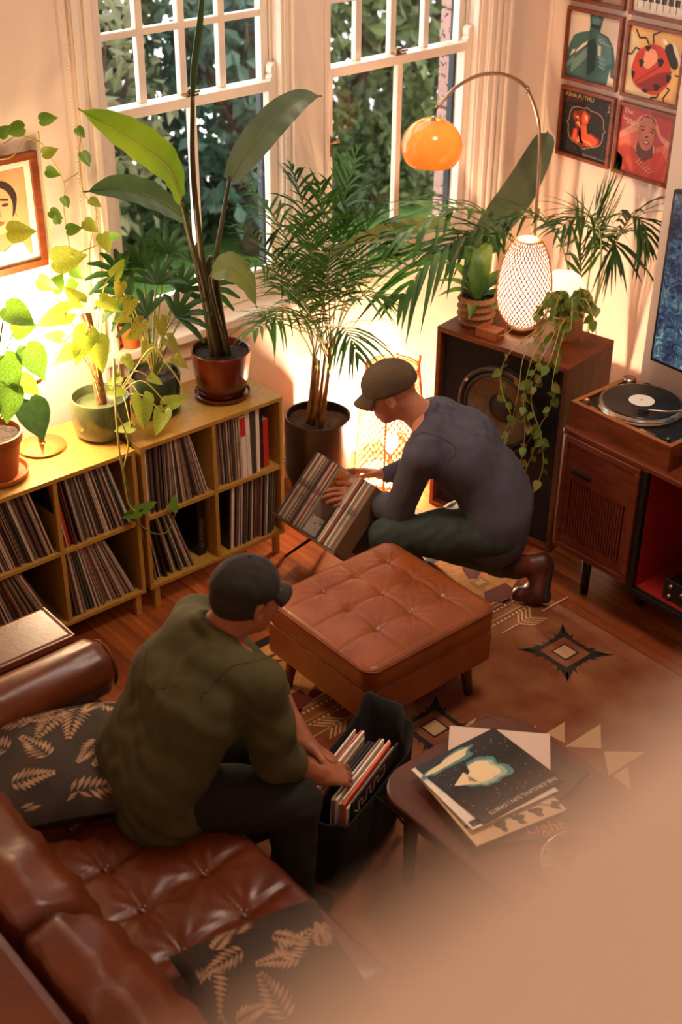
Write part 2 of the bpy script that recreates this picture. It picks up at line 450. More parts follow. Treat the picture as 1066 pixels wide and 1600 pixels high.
# beaded blind cord hanging beside the left window
b = MB(); 
for i in range(150):
    z = 2.75 - i*.0125
    if z < 1.25: break
    b.lathe([(0, -.0045), (.0042, 0), (0, .0045)], (2.475+.012*math.sin(i*.02), YW-.03, z), 6)
b.tube([(2.475, YW-.03, 2.76), (2.487, YW-.03, 2.0), (2.475, YW-.03, 1.25)], .0012, 4)
b.build('blind_cord', mat('cream cord', 'F0DFC4', .5), origin=(2.475, YW-.03, 1.25), label='cream beaded blind cord hanging beside the left window', cat='cord')

# ================================================================== OUTSIDE
m_stone = mat('speckled pink stone', 'B98F84', .8, col2='5A3A36', scale=55, ramp=(.56, .62), bump=.2, bscale=60)
m_darkframe = mat('dark blue outer frame', '1B2430', .5)
for k_, (sx, nm) in enumerate(((4.662, 'right'), (3.60, 'mid'))):
    st = thing('stone_pier', ['speckled pink stone pier outside the right window', 'speckled stone pier between the two windows, outside'][k_], 'pier', (sx+.1, 4.85, -.3), None)
    z = -.3; i = 0
    while z < 2.8:
        hh = .21+.02*((i*7) % 3)
        wv = .008*((i*5) % 3)
        if k_ == 0: MB().box(sx-wv, sx+.28, YO+.002, YO+.105-wv, z+.006, z+hh-.006).build('stone', m_stone, st, bevel=.012)
        else: MB().box(sx-.06, sx+.10, YO+.002, YO+.02, z+.006, z+hh-.006).build('stone', m_stone, st, bevel=.012)
        z += hh; i += 1
for xa_, lb_ in ((4.628, 'right'), (3.488, 'left')):
    MB().box(xa_, xa_+.0145, 4.632, YO+.001, ZS+.001, ZH-.021).build('outer_frame', m_darkframe, bevel=.004, label='dark blue outer frame strip at the right edge of the %s window' % lb_, cat='window frame')

m_lawn = mat('lawn', '5E8A34', .9, col2='3C661E', scale=30, bump=.6, bscale=90)
tag(MB().box(1.5, 14, 4.73, 8.9, -.40, -.30).build('lawn', m_lawn), 'mown green lawn outside the windows', 'lawn')
m_bark = mat('bark', '5B4334', .9, col2='33241B', scale=14, bump=.4)
leafc = [mat('leaf deep green', '56683A', .6, col2='2C3A22', scale=2.2, transl=.25), mat('leaf mid green', '7E8C56', .6, col2='48543A', scale=2.4, transl=.3),
         mat('leaf blue green', '526E5C', .6, col2='2E463C', scale=2.2, transl=.25), mat('leaf olive', '9A9872', .6, col2='5E5C3E', scale=2.4, transl=.3)]
def shrub(name, label, c, r, n, size, mi, seed, group=None, trunk=True):
    rg = np.random.default_rng(seed); t = thing(name, label, 'tree' if trunk else 'shrub', (c[0], c[1], -.3), group)
    b = MB()
    if trunk:
        b.tube(spline([(c[0]+.1, c[1], -.32), (c[0]-.02, c[1]+.05, c[2]*.5), (c[0]+.05, c[1], c[2]+.1)], 5), [.11-.006*i for i in range(11)], 8)
        for q in range(5):
            a = q*1.3+seed; b.tube(bez((c[0], c[1], c[2]-.3), (c[0]+.3*math.cos(a), c[1]+.3*math.sin(a), c[2]), (c[0]+r[0]*.7*math.cos(a), c[1]+r[1]*.7*math.sin(a), c[2]+r[2]*.5), n=5), [.035, .03, .025, .02, .014, .008], 5)
        b.build('trunk', m_bark, t, smooth=True)
    vs = []; fs = []
    d = rg.normal(size=(n, 3)); d /= np.linalg.norm(d, axis=1)[:, None]; rad = rg.uniform(.35, 1, n)**.6
    lump = 1+.25*np.sin(d[:, 0]*5+seed)*np.cos(d[:, 2]*4+d[:, 1]*3)
    P = np.array(c) + d*rad[:, None]*np.array(r)*lump[:, None]
    for i in range(n):
        a = rg.normal(size=3); a[2] -= .6; a /= np.linalg.norm(a); u = np.cross(a, rg.normal(size=3)); u /= np.linalg.norm(u)
        s_ = size*rg.uniform(.6, 1.3); nn = np.cross(a, u)
        k = len(vs); p = P[i]
        vs += [p, p+a*s_*.5+u*s_*.26+nn*s_*.08, p+a*s_, p+a*s_*.5-u*s_*.26+nn*s_*.08]; fs += [(k, k+1, k+2), (k, k+2, k+3)]
    me = MB(); me.v = [Vector(q) for q in vs]; me.f = fs; me.m = [0]*len(fs)
    o = me.build('foliage', leafc[mi], t); o['kind'] = 'stuff'
for i, a in enumerate([
    ('garden_tree', 'deep green leafy tree seen through the left window', (5.0, 8.4, 1.2), (.9, .7, 1.25), 1500, .17, 0, 1),
    ('garden_tree', 'olive leaved tree behind the left window, by its left edge', (4.35, 7.6, 1.0), (.5, .5, .9), 800, .12, 3, 2),
    ('garden_tree', 'blue green tree seen in the middle of the left window', (5.55, 7.6, .9), (.6, .5, 1.0), 1100, .15, 2, 3),
    ('garden_tree', 'mid green tree seen at the right of the left window', (6.5, 8.6, 1.3), (.8, .7, 1.2), 1300, .17, 1, 4),
    ('garden_tree', 'mid green tree behind the left half of the right window', (7.3, 8.3, .9), (.75, .6, 1.35), 1300, .16, 1, 5),
    ('garden_tree', 'deep green tree behind the middle of the right window', (8.2, 8.6, 1.0), (.7, .7, 1.4), 1200, .17, 0, 6),
    ('garden_tree', 'olive tree behind the right edge of the right window', (8.9, 8.1, .8), (.7, .6, 1.2), 1200, .15, 3, 7)]): shrub(*a)
for i, a in enumerate([
    ('garden_shrub', 'low dark shrub at the lawn edge outside the left window', (5.3, 8.2, .0), (.8, .4, .5), 1300, .14, 0, 11),
    ('garden_shrub', 'low mid green shrub outside the right window', (7.5, 7.9, -.05), (.8, .45, .6), 1600, .13, 1, 12),
    ('garden_shrub', 'low blue green shrub right of the glass, outside', (8.5, 7.7, -.05), (.7, .45, .6), 1500, .13, 2, 13),
    ('garden_shrub', 'low olive shrub at the far left of the lawn', (4.6, 8.5, .05), (.6, .4, .55), 1000, .13, 3, 14),
    ('garden_shrub', 'low deep green shrub below the pier between the windows', (6.4, 7.9, .0), (.7, .4, .6), 1300, .13, 0, 15)]): shrub(*a, None, False)

# ================================================================== MEZZANINE EDGE (the blurred rail the photograph is taken over)
m_rail = mat('tan rail paint', 'C2A48C', .5)
_cr = _camrot()
def cray(px, py, z):
    d = _cr @ Vector(((px-533)/CAM_P[0], -(py-800)/CAM_P[0], -1)); t = (z-3.3)/d.z
    return Vector((0, 0, 3.3)) + d*t
RZ = 3.175
ra_, rb_ = cray(1066, 1035, RZ), cray(235, 1612, RZ)      # the rail's outer edge at its real height
rdir = (rb_-ra_).normalized(); rn = Vector((-rdir.y, rdir.x, 0))
if (Vector((0, 0, RZ))-ra_).dot(rn) < 0: rn = -rn
rt_ = thing('mezzanine_rail', 'tan painted mezzanine handrail, blurred in the lower right corner', 'handrail', (*(ra_ + rn*.06).xy, 2.12))
L0, L1 = -.07, (rb_-ra_).length+.08
prof = [(0, -.03), (0, -.012), (.006, -.003), (.018, 0), (.11, 0), (.122, -.003), (.128, -.012), (.128, -.03), (.10, -.05), (.028, -.05)]
b = MB(); n = len(prof)
b.add([ra_ + rdir*L + rn*q + Vector((0, 0, z)) for L in (L0, L1) for q, z in prof], [tuple(range(n)), tuple(range(2*n-1, n-1, -1))] + [(i, (i+1) % n, n+(i+1) % n, n+i) for i in range(n)])
b.build('rail_cap', m_rail, rt_)
for i in range(3):
    p = ra_ + rdir*(L0+.04+i*(L1-L0-.08)/2) + rn*.064
    MB().lathe([(0, -1.055), (.012, -1.055), (.012, -.9), (.017, -.75), (.011, -.55), (.017, -.3), (.012, -.15), (.012, -.05), (0, -.05)], (p.x, p.y, RZ), 10).build('baluster', m_rail, rt_)
b = MB(); b.add([ra_ + rdir*L + rn*q + Vector((0, 0, z-RZ)) for L in (L0-.05, L1+.05) for q, z in ((.02, 2.0), (.02, 2.12), (.9, 2.12), (.9, 2.0))],
                [(0, 1, 2, 3), (7, 6, 5, 4), (0, 4, 5, 1), (1, 5, 6, 2), (2, 6, 7, 3), (3, 7, 4, 0)])
tag(b.build('mezzanine_floor', m_trimp), kind='structure')
# ================================================================== BOOKCASES AND RECORDS
m_shelf = mat('ochre shelf board', 'B58A3C', .5, col2='A67C32', scale=60, bump=.03, bscale=200)
m_shelfback = mat('shelf back', '5E421F', .7)
BY0, BY1, BZ0, BZ1, TH = 3.97, 4.335, .096, .763, .018
ZM = .432
def bookcase(x0, x1, cols, label):
    t = thing('bookcase', label, 'bookcase', ((x0+x1)/2, (BY0+BY1)/2, 0))
    MB().box(x0, x1, BY0, BY1, BZ1-TH, BZ1).build('top_board', m_shelf, t, bevel=.0015)
    MB().box(x0, x1, BY0, BY1, BZ0, BZ0+TH).build('bottom_board', m_shelf, t, bevel=.0015)
    for xa in (x0, x1-TH): MB().box(xa, xa+TH, BY0, BY1, BZ0+TH, BZ1-TH).build('side_board', m_shelf, t, bevel=.0015)
    MB().box(x0+TH, x1-TH, BY0+.003, BY1-.008, ZM-TH/2, ZM+TH/2).build('shelf', m_shelf, t, bevel=.0015)
    cw = (x1-x0)/cols
    for i in range(1, cols):
        xm = x0+cw*i
        for za, zb in ((BZ0+TH, ZM-TH/2), (ZM+TH/2, BZ1-TH)): MB().box(xm-TH/2, xm+TH/2, BY0+.003, BY1-.008, za, zb).build('divider', m_shelf, t, bevel=.0015)
    MB().box(x0+TH, x1-TH, BY1-.008, BY1, BZ0+TH, BZ1-TH).build('back_board', m_shelfback, t)
    for xa in (x0+.02, x1-.05):
        for ya in (BY0+.005, BY1-.04): MB().box(xa, xa+.026, ya, ya+.026, 0, BZ0).build('leg', m_shelf, t, bevel=.002)
    return t
bookcase(2.37, 3.068, 2, 'ochre two-column bookcase of records below the window, beside the black palm pot')
bookcase(1.295, 2.348, 3, 'ochre three-column bookcase of records under the brass lamp, behind the sofa arm')

SP = ['B7A08C', '8E7868', 'C9B6A0', '6A554A', '3A302C', '9C8672', '574840', 'D8C8B4', '7A6456', '2A2422', 'A8917C', '4A5450', 'BFA894', '6E3A30', '857060', 'CBBBA8']
m_sleeve = mat('record sleeve', 'A08C7A', .55, col2='4A3C34', scale=60, stretch=(1, 1, .35), ramp=(.58, .72), objrand=SP)
m_red = mat('red sleeve', 'C0281E', .5); m_white = mat('white sleeve', 'E2D6C8', .55, col2='B9A898', scale=90, stretch=(1, 1, .3), ramp=(.6, .7)); m_black = mat('black sleeve', '17130F', .45)
_sl = {}
def sleeve_mesh(th, mm, H_=.313):
    k = (th, mm.name, H_)
    if k not in _sl:
        b = MB(); b.box(-th/2, th/2, 0, .313, 0, H_)
        me = bpy.data.meshes.new('sleeve'); me.from_pydata([tuple(p) for p in b.v], [], b.f); me.materials.append(mm); _sl[k] = me
    return _sl[k]
rr = random.Random(11)
def fill_cell(xa, xb, z, n_target, lean, where, grp, span=None, specials=(), ymess=.02):
    """records standing from xa towards xb, leaning by an angle that grows along the row; they rest on z"""
    x = xa+.002; i = 0; specials = dict(specials); end = span or (xb-.004)
    while True:
        th = rr.choice([.0035, .005, .005, .006, .0075])
        mm, lb = specials.get(i, (m_sleeve, None))
        if mm is not m_sleeve: th = .009 if mm is not m_red else .010
        f = (x-xa)/max(end-xa, .01)
        a = lean(f)
        thp = th/math.cos(a)
        ext = .313*math.sin(abs(a)) + thp
        if x+thp > end or x+thp > xb: break
        o = bpy.data.objects.new('record_sleeve', sleeve_mesh(th, mm)); COL.objects.link(o)
        y = BY0+.012+rr.random()*ymess
        # leaning left (top towards -x): negative rotation about y pivots on the lower corner
        if a >= 0: px = x+thp/2; 
        else: px = x+thp/2
        o.location = (px, y, z+abs(math.sin(a))*th/2+.0006); o.rotation_euler = (0, a, rr.uniform(-.006, .006)); WL[o] = o.location.copy()
        tag(o, lb or 'record sleeve in '+where, 'record', grp)
        x += thp+.0012+(rr.random() < .12)*.003; i += 1
    return i
ZU, ZL = ZM+TH/2, BZ0+TH
cR, cL = (2.388, 2.71), (2.728, 3.05)
fill_cell(cR[0], cR[1], ZU, 0, lambda f: -R(16)*max(0, f-.35)/.65, "the row filling the upper left compartment of the palm-side bookcase", 'records, upper left of right bookcase', span=2.70, specials={1: (m_white, 'white record sleeve second from the left, upper left of the right bookcase')})
fill_cell(cL[0], cL[1], ZU, 0, lambda f: -R(3)*(1-f), "the row in the upper right compartment of the palm-side bookcase", 'records, upper right of right bookcase', span=2.955,
          specials={2: (m_red, 'thin red record sleeve at the left end of the upper right compartment')})
fill_cell(cR[0], cR[1], ZL, 0, lambda f: -R(6+14*f), "the sparse lower left compartment of the palm-side bookcase", 'records, lower left of right bookcase', span=2.625, ymess=.07,
          specials={1: (m_white, 'pale record sleeve at the far left of the sparse lower compartment'), 4: (m_red, 'red record sleeve leaning in the sparse lower left compartment'), 9: (m_black, 'black record sleeve leaning in the sparse lower left compartment'), 12: (m_black, 'second black record sleeve leaning in the sparse compartment')})
fill_cell(cL[0]+.05, cL[1], ZL, 0, lambda f: R(3), "the lower right compartment of the palm-side bookcase", 'records, lower right of right bookcase', span=3.028,
          specials={0: (m_black, 'black record sleeve at the left end of the lower right compartment'), 1: (m_white, 'white record sleeve second in the lower right compartment')})
# books and box sets of the upper right compartment, and the tall dark book below
def book(x0, x1, y0, z, h, dep, mm, label, tilt=0, mm2=None, txt=None, tcol=None):
    t = thing('book', label, 'book', ((x0+x1)/2, y0+dep/2, z))
    M_ = Matrix.Translation(((x0+x1)/2, y0, z)) @ Matrix.Rotation(tilt, 4, 'Y') @ Matrix.Translation((-(x0+x1)/2, -y0, -z))
    MB().box(x0, x1, y0, y0+dep, z, z+h, M_).build('cover', mm, t, bevel=.001)
    MB().box(x0+.002, x1-.002, y0+.004, y0+dep-.004, z+h-.003, z+h+.0006, M_).build('pages', mat('paper edge', 'CDBEAA', .8), t)
    if mm2: MB().box(x0-.0003, x1+.0003, y0-.0006, y0, z+h*.68, z+h*.98, M_).build('spine_label', mm2, t)
    if txt:
        vs, fs = text_verts(txt, (x1-x0)*.75); b = MB()
        F_ = frame_matrix(((x0+x1)/2+(x1-x0)*.26, y0-.0009, z+.04), (0, 0, 1), (-1, 0, 0), (0, -1, 0))
        b.add(vs, fs, M_ @ F_); b.build('lettering', tcol, t)
    return t
m_ink = mat('dark ink', '241A16', .6); m_cream = mat('cream card', 'E8DAC6', .6)
book(2.862, 2.886, BY0+.012, ZU, .29, .24, m_white, 'white box set with a red spine label in the upper right compartment', R(-1.5), m_red)
book(2.888, 2.910, BY0+.012, ZU, .305, .26, m_white, 'plain white box set beside the red-labelled one', R(-1.5), None, None)
book(2.914, 2.936, BY0+.016, ZU, .30, .24, mat('charcoal card', '40362F', .5), 'charcoal box set right of the white ones', R(-1.5))
book(2.938, 2.956, BY0+.016, ZU, .31, .24, m_cream, 'cream box set left of the black book')
book(2.966, 2.982, BY0+.03, ZU, .27, .2, m_black, 'black book standing next to the red one')
book(2.985, 3.012, BY0+.03, ZU, .225, .17, m_red, 'thick red book at the right end of the upper compartment')
book(2.655, 2.69, BY0+.06, ZL, .31, .25, m_black, 'tall black art book leaning by the divider, lettered spine', 0, None, 'ANTOPEDIA', mat('spine lettering', '7A6448', .5))
cA, cB = (2.0, 2.33), (1.655, 1.985)
LU = [(2.006, 2.33), (1.655, 1.988), (1.313, 1.637)]
fill_cell(LU[0][0], LU[0][1], ZU, 0, lambda f: -R(7+9*f), "the upper right compartment of the bookcase under the brass lamp", 'records, upper right of left bookcase', span=2.325, specials={1: (m_red, 'first red record sleeve at the left of the upper row under the lamp'), 3: (m_red, 'second red record sleeve in the upper row under the lamp'), 4: (m_black, 'black record sleeve next to the red ones under the lamp')})
fill_cell(LU[1][0]+.02, LU[1][1], ZU, 0, lambda f: -R(14), "the upper middle compartment of the bookcase under the brass lamp", 'records, upper middle of left bookcase', span=1.975, specials={30: (m_white, 'white record sleeve at the right of the upper middle compartment')})
fill_cell(LU[0][0]+.01, LU[0][1], ZL, 0, lambda f: -R(4+19*f), "the lower right compartment of the bookcase under the brass lamp", 'records, lower right of left bookcase', span=2.318)
fill_cell(LU[1][0], LU[1][1], ZL, 0, lambda f: -R(8+16*f), "the lower middle compartment of the bookcase under the brass lamp", 'records, lower middle of left bookcase', span=1.96)
fill_cell(LU[2][0]+.2, LU[2][1], ZU, 0, lambda f: -R(5), "the bookcase compartment cut by the left photo edge", 'records, left of left bookcase')

# ================================================================== SPEAKER
m_teak = mat('oiled teak', '7A3A1C', .4, col2='55240F', scale=5, stretch=(2, 2, 14), detail=5)
m_walnut = mat('speaker walnut', '6E4022', .45, col2='4A2612', scale=5, stretch=(12, 12, 1.2), detail=5)
m_cloth = mat('black grille cloth', '0F0C0B', .9, bump=.3, bscale=500)
m_rubber = mat('black rubber', '141110', .5); m_conepaper = mat('driver cone paper', '6E5438', .8, col2='584226', scale=60)
s_a, s_b = V(3.838, 3.862, 0), V(3.955, 3.21, 0)
sx_ = (s_b-s_a).normalized(); sy_ = Vector((-sx_.y, sx_.x, 0))      # along the front, and into the cabinet
SPK = frame_matrix(s_a, sx_, sy_, (0, 0, 1)); SW, SD, SH = .662, .372, .90
sp = thing('loudspeaker', 'large wooden loudspeaker with a bare black driver, beside the turntable cabinet', 'loudspeaker', SPK @ V(SW/2, SD/2, 0))
MB().box(0, SW, .0, SD, SH-.022, SH, SPK).build('top_panel', m_teak, sp, bevel=.002)
MB().box(0, SW, .0, SD, .0, .022, SPK).build('bottom_panel', m_teak, sp, bevel=.002)
MB().box(0, .022, 0, SD, .022, SH-.022, SPK).build('side_panel', m_teak, sp, bevel=.002)
MB().box(SW-.022, SW, 0, SD, .022, SH-.022, SPK).build('side_panel', m_walnut, sp, bevel=.002)
MB().box(.022, SW-.022, .034, .05, .022, SH-.022, SPK).build('baffle', m_cloth, sp)
DC = V(.345, -.004, .605); RX = Matrix.Rotation(R(90), 3, 'X')
def drv(prof, name, mm, par=None):
    b = MB(); b.lathe(prof, (0, 0, 0), 48, RX); b2 = MB(); b2.add([v+DC for v in b.v], b.f, SPK); return b2.build(name, mm, par or sp, smooth=True)
drv([(.203, -.036), (.203, .004), (.203, .014), (.192, .018), (.182, .012), (.178, -.002)], 'driver_basket', mat('driver basket', '3A3028', .35, .4))
dc_ = drv([(.178, .004), (.172, .014), (.162, .016), (.154, .004), (.150, .002), (.09, -.022), (.066, -.031)], 'cone', m_conepaper)
drv([(.178, .006), (.171, .017), (.162, .018), (.155, .005)], 'surround', m_rubber, dc_)
drv([(.068, -.031), (.05, -.016), (.025, -.008), (0, -.006)], 'dust_cap', m_rubber, dc_)
for a in (45, 135, 225, 315):
    b = MB(); p = DC + V(.19*math.cos(R(a+12)), -.016, .19*math.sin(R(a+12)))
    b.lathe([(0, .008), (.007, .006), (.008, 0)], (0, 0, 0), 10, RX); b2 = MB(); b2.add([v+p for v in b.v], b.f, SPK); b2.build('bolt', m_steel, sp, smooth=True)

# ================================================================== TURNTABLE CABINET
XF = 3.785
m_teak2 = mat('cabinet teak', '74331A', .4, col2='5A2410', scale=4, stretch=(10, 2, 10), detail=5)
m_blackp = mat('black paint', '0E0B0A', .4); m_redp = mat('red lining', '8E150C', .5)
cb = thing('sideboard', 'teak sideboard with a slatted door and red-lined open bay, under the turntable', 'sideboard', (4.0, 2.2, 0))
ZC0, ZC1 = .205, .757; CY0, CY1 = 1.05, 3.062; CX1 = 4.235
MB().box(XF-.006, CX1, CY0, CY1, ZC1-.022, ZC1).build('top_panel', m_teak2, cb, bevel=.003)
MB().box(XF, CX1, CY1-.02, CY1, ZC0, ZC1-.022).build('side_panel', m_teak2, cb, bevel=.002)
MB().box(XF, CX1, CY0, CY0+.02, ZC0, ZC1-.022).build('side_panel', m_teak2, cb, bevel=.002)
MB().box(XF, CX1, 2.66, CY1-.02, ZC0, ZC0+.02).build('bottom_panel', m_teak2, cb, bevel=.002)
YD0, YD1 = 2.664, 3.045                                # the door
# door: frame of stiles and rails, flat panel, slatted vent
b = MB(); b.box(XF-.014, XF+.004, YD0, YD1, ZC0+.004, ZC0+.03); b.box(XF-.014, XF+.004, YD0, YD1, ZC1-.05, ZC1-.024)
b.box(XF-.014, XF+.004, YD0, YD0+.022, ZC0+.03, ZC1-.05); b.box(XF-.014, XF+.004, YD1-.022, YD1, ZC0+.03, ZC1-.05)
door = b.build('door', m_teak2, cb, bevel=.002)
vz0, vz1, vy0, vy1 = .275, .545, YD0+.05, YD1-.05
b = MB(); b.box(XF-.008, XF+.004, YD0+.022, vy0, ZC0+.03, ZC1-.05); b.box(XF-.008, XF+.004, vy1, YD1-.022, ZC0+.03, ZC1-.05)
b.box(XF-.008, XF+.004, vy0, vy1, ZC0+.03, vz0); b.box(XF-.008, XF+.004, vy0, vy1, vz1, ZC1-.05)
b.build('door_panel', m_teak2, door)
MB().box(XF+.004, XF+.008, vy0-.01, vy1+.01, vz0-.01, vz1+.01).build('vent_backing', m_blackp, door)
ns = 20
for i in range(ns-1):
    yc = vy0 + (vy1-vy0)*(i+1)/ns
    MB().box(XF-.0075, XF+.004, yc-.0046, yc+.0046, vz0, vz1).build('slat', m_teak2, door)
MB().box(XF-.017, XF-.008, YD1-.15, YD1-.055, .578, .592).build('handle', m_blackp, door, bevel=.002)
# open bay with black frame and red lining
MB().box(XF-.004, CX1, 2.632, 2.66, ZC0-.03, ZC1-.022).build('bay_post', m_blackp, cb, bevel=.002)
MB().box(XF-.004, CX1, CY0+.02, 2.632, ZC0-.03, ZC0-.004).build('bay_bottom', m_blackp, cb, bevel=.002)
MB().box(XF+.02, CX1-.01, CY0+.02, 2.632, ZC0-.004, ZC0+.0).build('bay_floor_lining', m_redp, cb)
MB().box(XF+.02, CX1-.01, 2.627, 2.632, ZC0, ZC1-.022).build('bay_side_lining', m_redp, cb)
MB().box(CX1-.012, CX1-.004, CY0+.02, CY1-.02, ZC0, ZC1-.022).build('back_panel', m_redp, cb)
def tleg(x, y, dx, dy): return MB().tube([(x, y, ZC0), (x+dx, y+dy, 0)], [.021, .017], 12).build('leg', m_blackp, cb, smooth=True)
tleg(3.845, 2.915, 0.0, -.004); tleg(4.18, 2.93, .0, .01)
for xx, yy in ((3.97, 2.70), (3.85, 1.2)):
    c_ = MB().box(xx-.022, xx+.022, yy-.022, yy+.022, ZC0-.06, ZC0-.03).build('caster', m_blackp, cb, bevel=.003)
    b = MB(); b.lathe([(0, -.012), (.032, -.012), (.037, -.006), (.037, .006), (.032, .012), (0, .012)], (0, 0, 0), 20, RX); b2 = MB(); b2.add([v+V(xx-.01, yy, .0375) for v in b.v], b.f); b2.build('wheel', m_rubber, c_, smooth=True)
    MB().tube([(xx, yy, ZC0-.06), (xx-.008, yy+.018, .11), (xx-.01, yy+.018, .04)], .006, 6).build('fork', m_blackp, c_)
# amplifier in the bay
am = thing('amplifier', 'black amplifier with small silver knobs in the red-lined bay', 'amplifier', (4.0, 2.3, ZC0))
MB().box(3.83, 4.15, 2.08, 2.505, ZC0, ZC0+.085).build('body', m_blackp, am, bevel=.003)
MB().box(3.822, 3.832, 2.072, 2.513, ZC0, ZC0+.092).build('faceplate', m_rubber, am, bevel=.002)
for i, (yy, zz) in enumerate(((2.48, .025), (2.478, .07), (2.42, .06), (2.39, .06), (2.36, .06), (2.30, .045))):
    b = MB(); b.lathe([(0, .012), (.008, .012), (.009, 0)], (0, 0, 0), 12, Matrix.Rotation(R(-90), 3, 'Y')); b2 = MB(); b2.add([v+V(3.822, yy, ZC0+zz) for v in b.v], b.f); b2.build('knob', m_steel, am, smooth=True)

# ---- turntable in its teak plinth
PX0, PX1, PY0, PY1, PZ0, PZ1 = 3.80, 4.145, 2.563, 3.055, .757, .868
m_teak3 = mat('plinth teak', '7A3B1A', .35, col2='5C270F', scale=4, stretch=(8, 2, 12), detail=5)
m_teaktop = mat('plinth edge teak', 'A8662E', .4, col2='8C5022', scale=6, stretch=(6, 2, 2))
tt = thing('turntable', 'black turntable in a teak plinth playing a record with a white label', 'turntable', ((PX0+PX1)/2, (PY0+PY1)/2, PZ0))
pl = MB(); t_ = .02
pl.box(PX0, PX0+t_, PY0, PY1, PZ0, PZ1-.003); pl.box(PX1-t_, PX1, PY0, PY1, PZ0, PZ1-.003); pl.box(PX0+t_, PX1-t_, PY0, PY0+t_, PZ0, PZ1-.003); pl.box(PX0+t_, PX1-t_, PY1-t_, PY1, PZ0, PZ1-.003)
plo = pl.build('plinth', m_teak3, tt)
b = MB(); b.box(PX0, PX0+t_, PY0, PY1, PZ1-.003, PZ1); b.box(PX1-t_, PX1, PY0, PY1, PZ1-.003, PZ1); b.box(PX0+t_, PX1-t_, PY0, PY0+t_, PZ1-.003, PZ1); b.box(PX0+t_, PX1-t_, PY1-t_, PY1, PZ1-.003, PZ1)
b.build('plinth_edging', m_teaktop, plo)
MB().box(PX0+t_, PX1-t_, PY0+t_, PY1-t_, PZ0+.04, PZ1-.008).build('deck', mat('deck black metal', '1A1715', .35, .3), tt)
TC = V(3.985, 2.855, PZ1-.008)
b = MB(); b.lathe([(0, 0), (.166, 0), (.168, .005), (.164, .010), (.167, .015), (.163, .022), (.156, .024), (0, .024)], TC, 64)
b.build('platter', mat('polished aluminium', 'C9BEB2', .25, 1.0), tt, smooth=False, auto=30)
m_vinyl = bpy.data.materials.new('vinyl'); m_vinyl.use_nodes = True
n_ = m_vinyl.node_tree.nodes; l_ = m_vinyl.node_tree.links; pb = n_['Principled BSDF']; pb.inputs['Base Color'].default_value = (.006, .005, .005, 1); pb.inputs['Roughness'].default_value = .28
tc_ = n_.new('ShaderNodeTexCoord'); wv_ = n_.new('ShaderNodeTexWave'); wv_.wave_type = 'RINGS'; wv_.rings_direction = 'Z'; wv_.inputs['Scale'].default_value = 110
bp_ = n_.new('ShaderNodeBump'); bp_.inputs['Strength'].default_value = .25; bp_.inputs['Distance'].default_value = .002
l_.new(tc_.outputs['Object'], wv_.inputs[0]); l_.new(wv_.outputs[1], bp_.inputs['Height']); l_.new(bp_.outputs[0], pb.inputs['Normal'])
rec = thing('vinyl_record', 'black vinyl record with a white label on the turntable platter', 'record', TC+V(0, 0, .024))
MB().lathe([(.05, .0035), (.148, .0035), (.151, .002), (.148, 0), (0, 0)], TC+V(0, 0, .0245), 64).build('disc', m_vinyl, rec, origin=TC+V(0, 0, .0245))
MB().lathe([(0, .0042), (.0505, .0042), (.0505, .0036)], TC+V(0, 0, .0245), 40).build('label', mat('record label', 'E6DCD0', .6), rec)
MB().lathe([(0, .009), (.003, .009), (.0035, .0042)], TC+V(0, 0, .0245), 10).build('spindle', m_steel, tt)
# tonearm from the near right, headshell over the record
arm = MB().tube(spline([(4.085, 2.62, PZ1+.035), (4.03, 2.665, PZ1+.036), (3.965, 2.715, PZ1+.034), (3.925, 2.775, PZ1+.030)], 6), .0042, 8).build('tonearm', m_steel, tt, smooth=True)
Mh = frame_matrix((3.92, 2.782, PZ1+.028), V(-.55, .83, 0), V(-.83, -.55, 0), (0, 0, 1))
MB().box(-.012, .03, -.010, .010, -.006, .004, Mh).build('headshell', m_rubber, arm, bevel=.002)
MB().box(.005, .028, -.007, .007, -.013, -.005, Mh).build('cartridge', mat('pink cartridge', 'D89A84', .4), arm, bevel=.001)
MB().lathe([(0, .05), (.02, .05), (.022, .03), (.03, .028), (.032, 0), (0, 0)], (4.09, 2.615, PZ1-.008), 20).build('tonearm_base', m_steel, tt, auto=30)
MB().lathe([(0, .022), (.012, .022), (.013, 0)], (3.835, 3.005, PZ1-.008), 16).build('power_knob', m_steel, tt, auto=30)
MB().lathe([(0, .0235), (.005, .0235), (.005, .022)], (3.835, 3.005, PZ1-.008), 10).build('strobe_light', mat('red glow', 'FF4030', .4, emit='FF3020', estr=6), tt)
MB().box(3.828, 3.862, 3.02, 3.03, PZ1-.008, PZ1-.006).build('start_button', m_steel, tt)
MB().box(3.826, 3.84, 2.95, 2.985, PZ1-.008, PZ1-.006).build('speed_button', m_steel, tt)
MB().box(3.826, 3.842, 2.665, 2.735, PZ1-.008, PZ1-.0055).build('name_plate', m_steel, tt)
MB().box(3.835, 3.842, 2.59, 2.65, PZ1-.008, PZ1-.006).build('pitch_slider_slot', m_rubber, tt)
MB().box(3.836, 3.852, 2.604, 2.616, PZ1-.008, PZ1+.004).build('pitch_slider_knob', m_steel, tt, bevel=.001)
MB().box(PX1-.012, PX1+.008, 2.93, 2.965, PZ1-.03, PZ1+.006).build('lid_hinge', m_rubber, tt, bevel=.002)
b = MB().lathe([(0, .018), (.025, .018), (.029, .014), (.029, .004), (.024, 0), (0, 0)], (4.113, 3.02, PZ1+.0004), 28)
b.build('record_clamp', m_steel, auto=30, label='round silver record clamp on the back corner of the turntable plinth', cat='clamp')
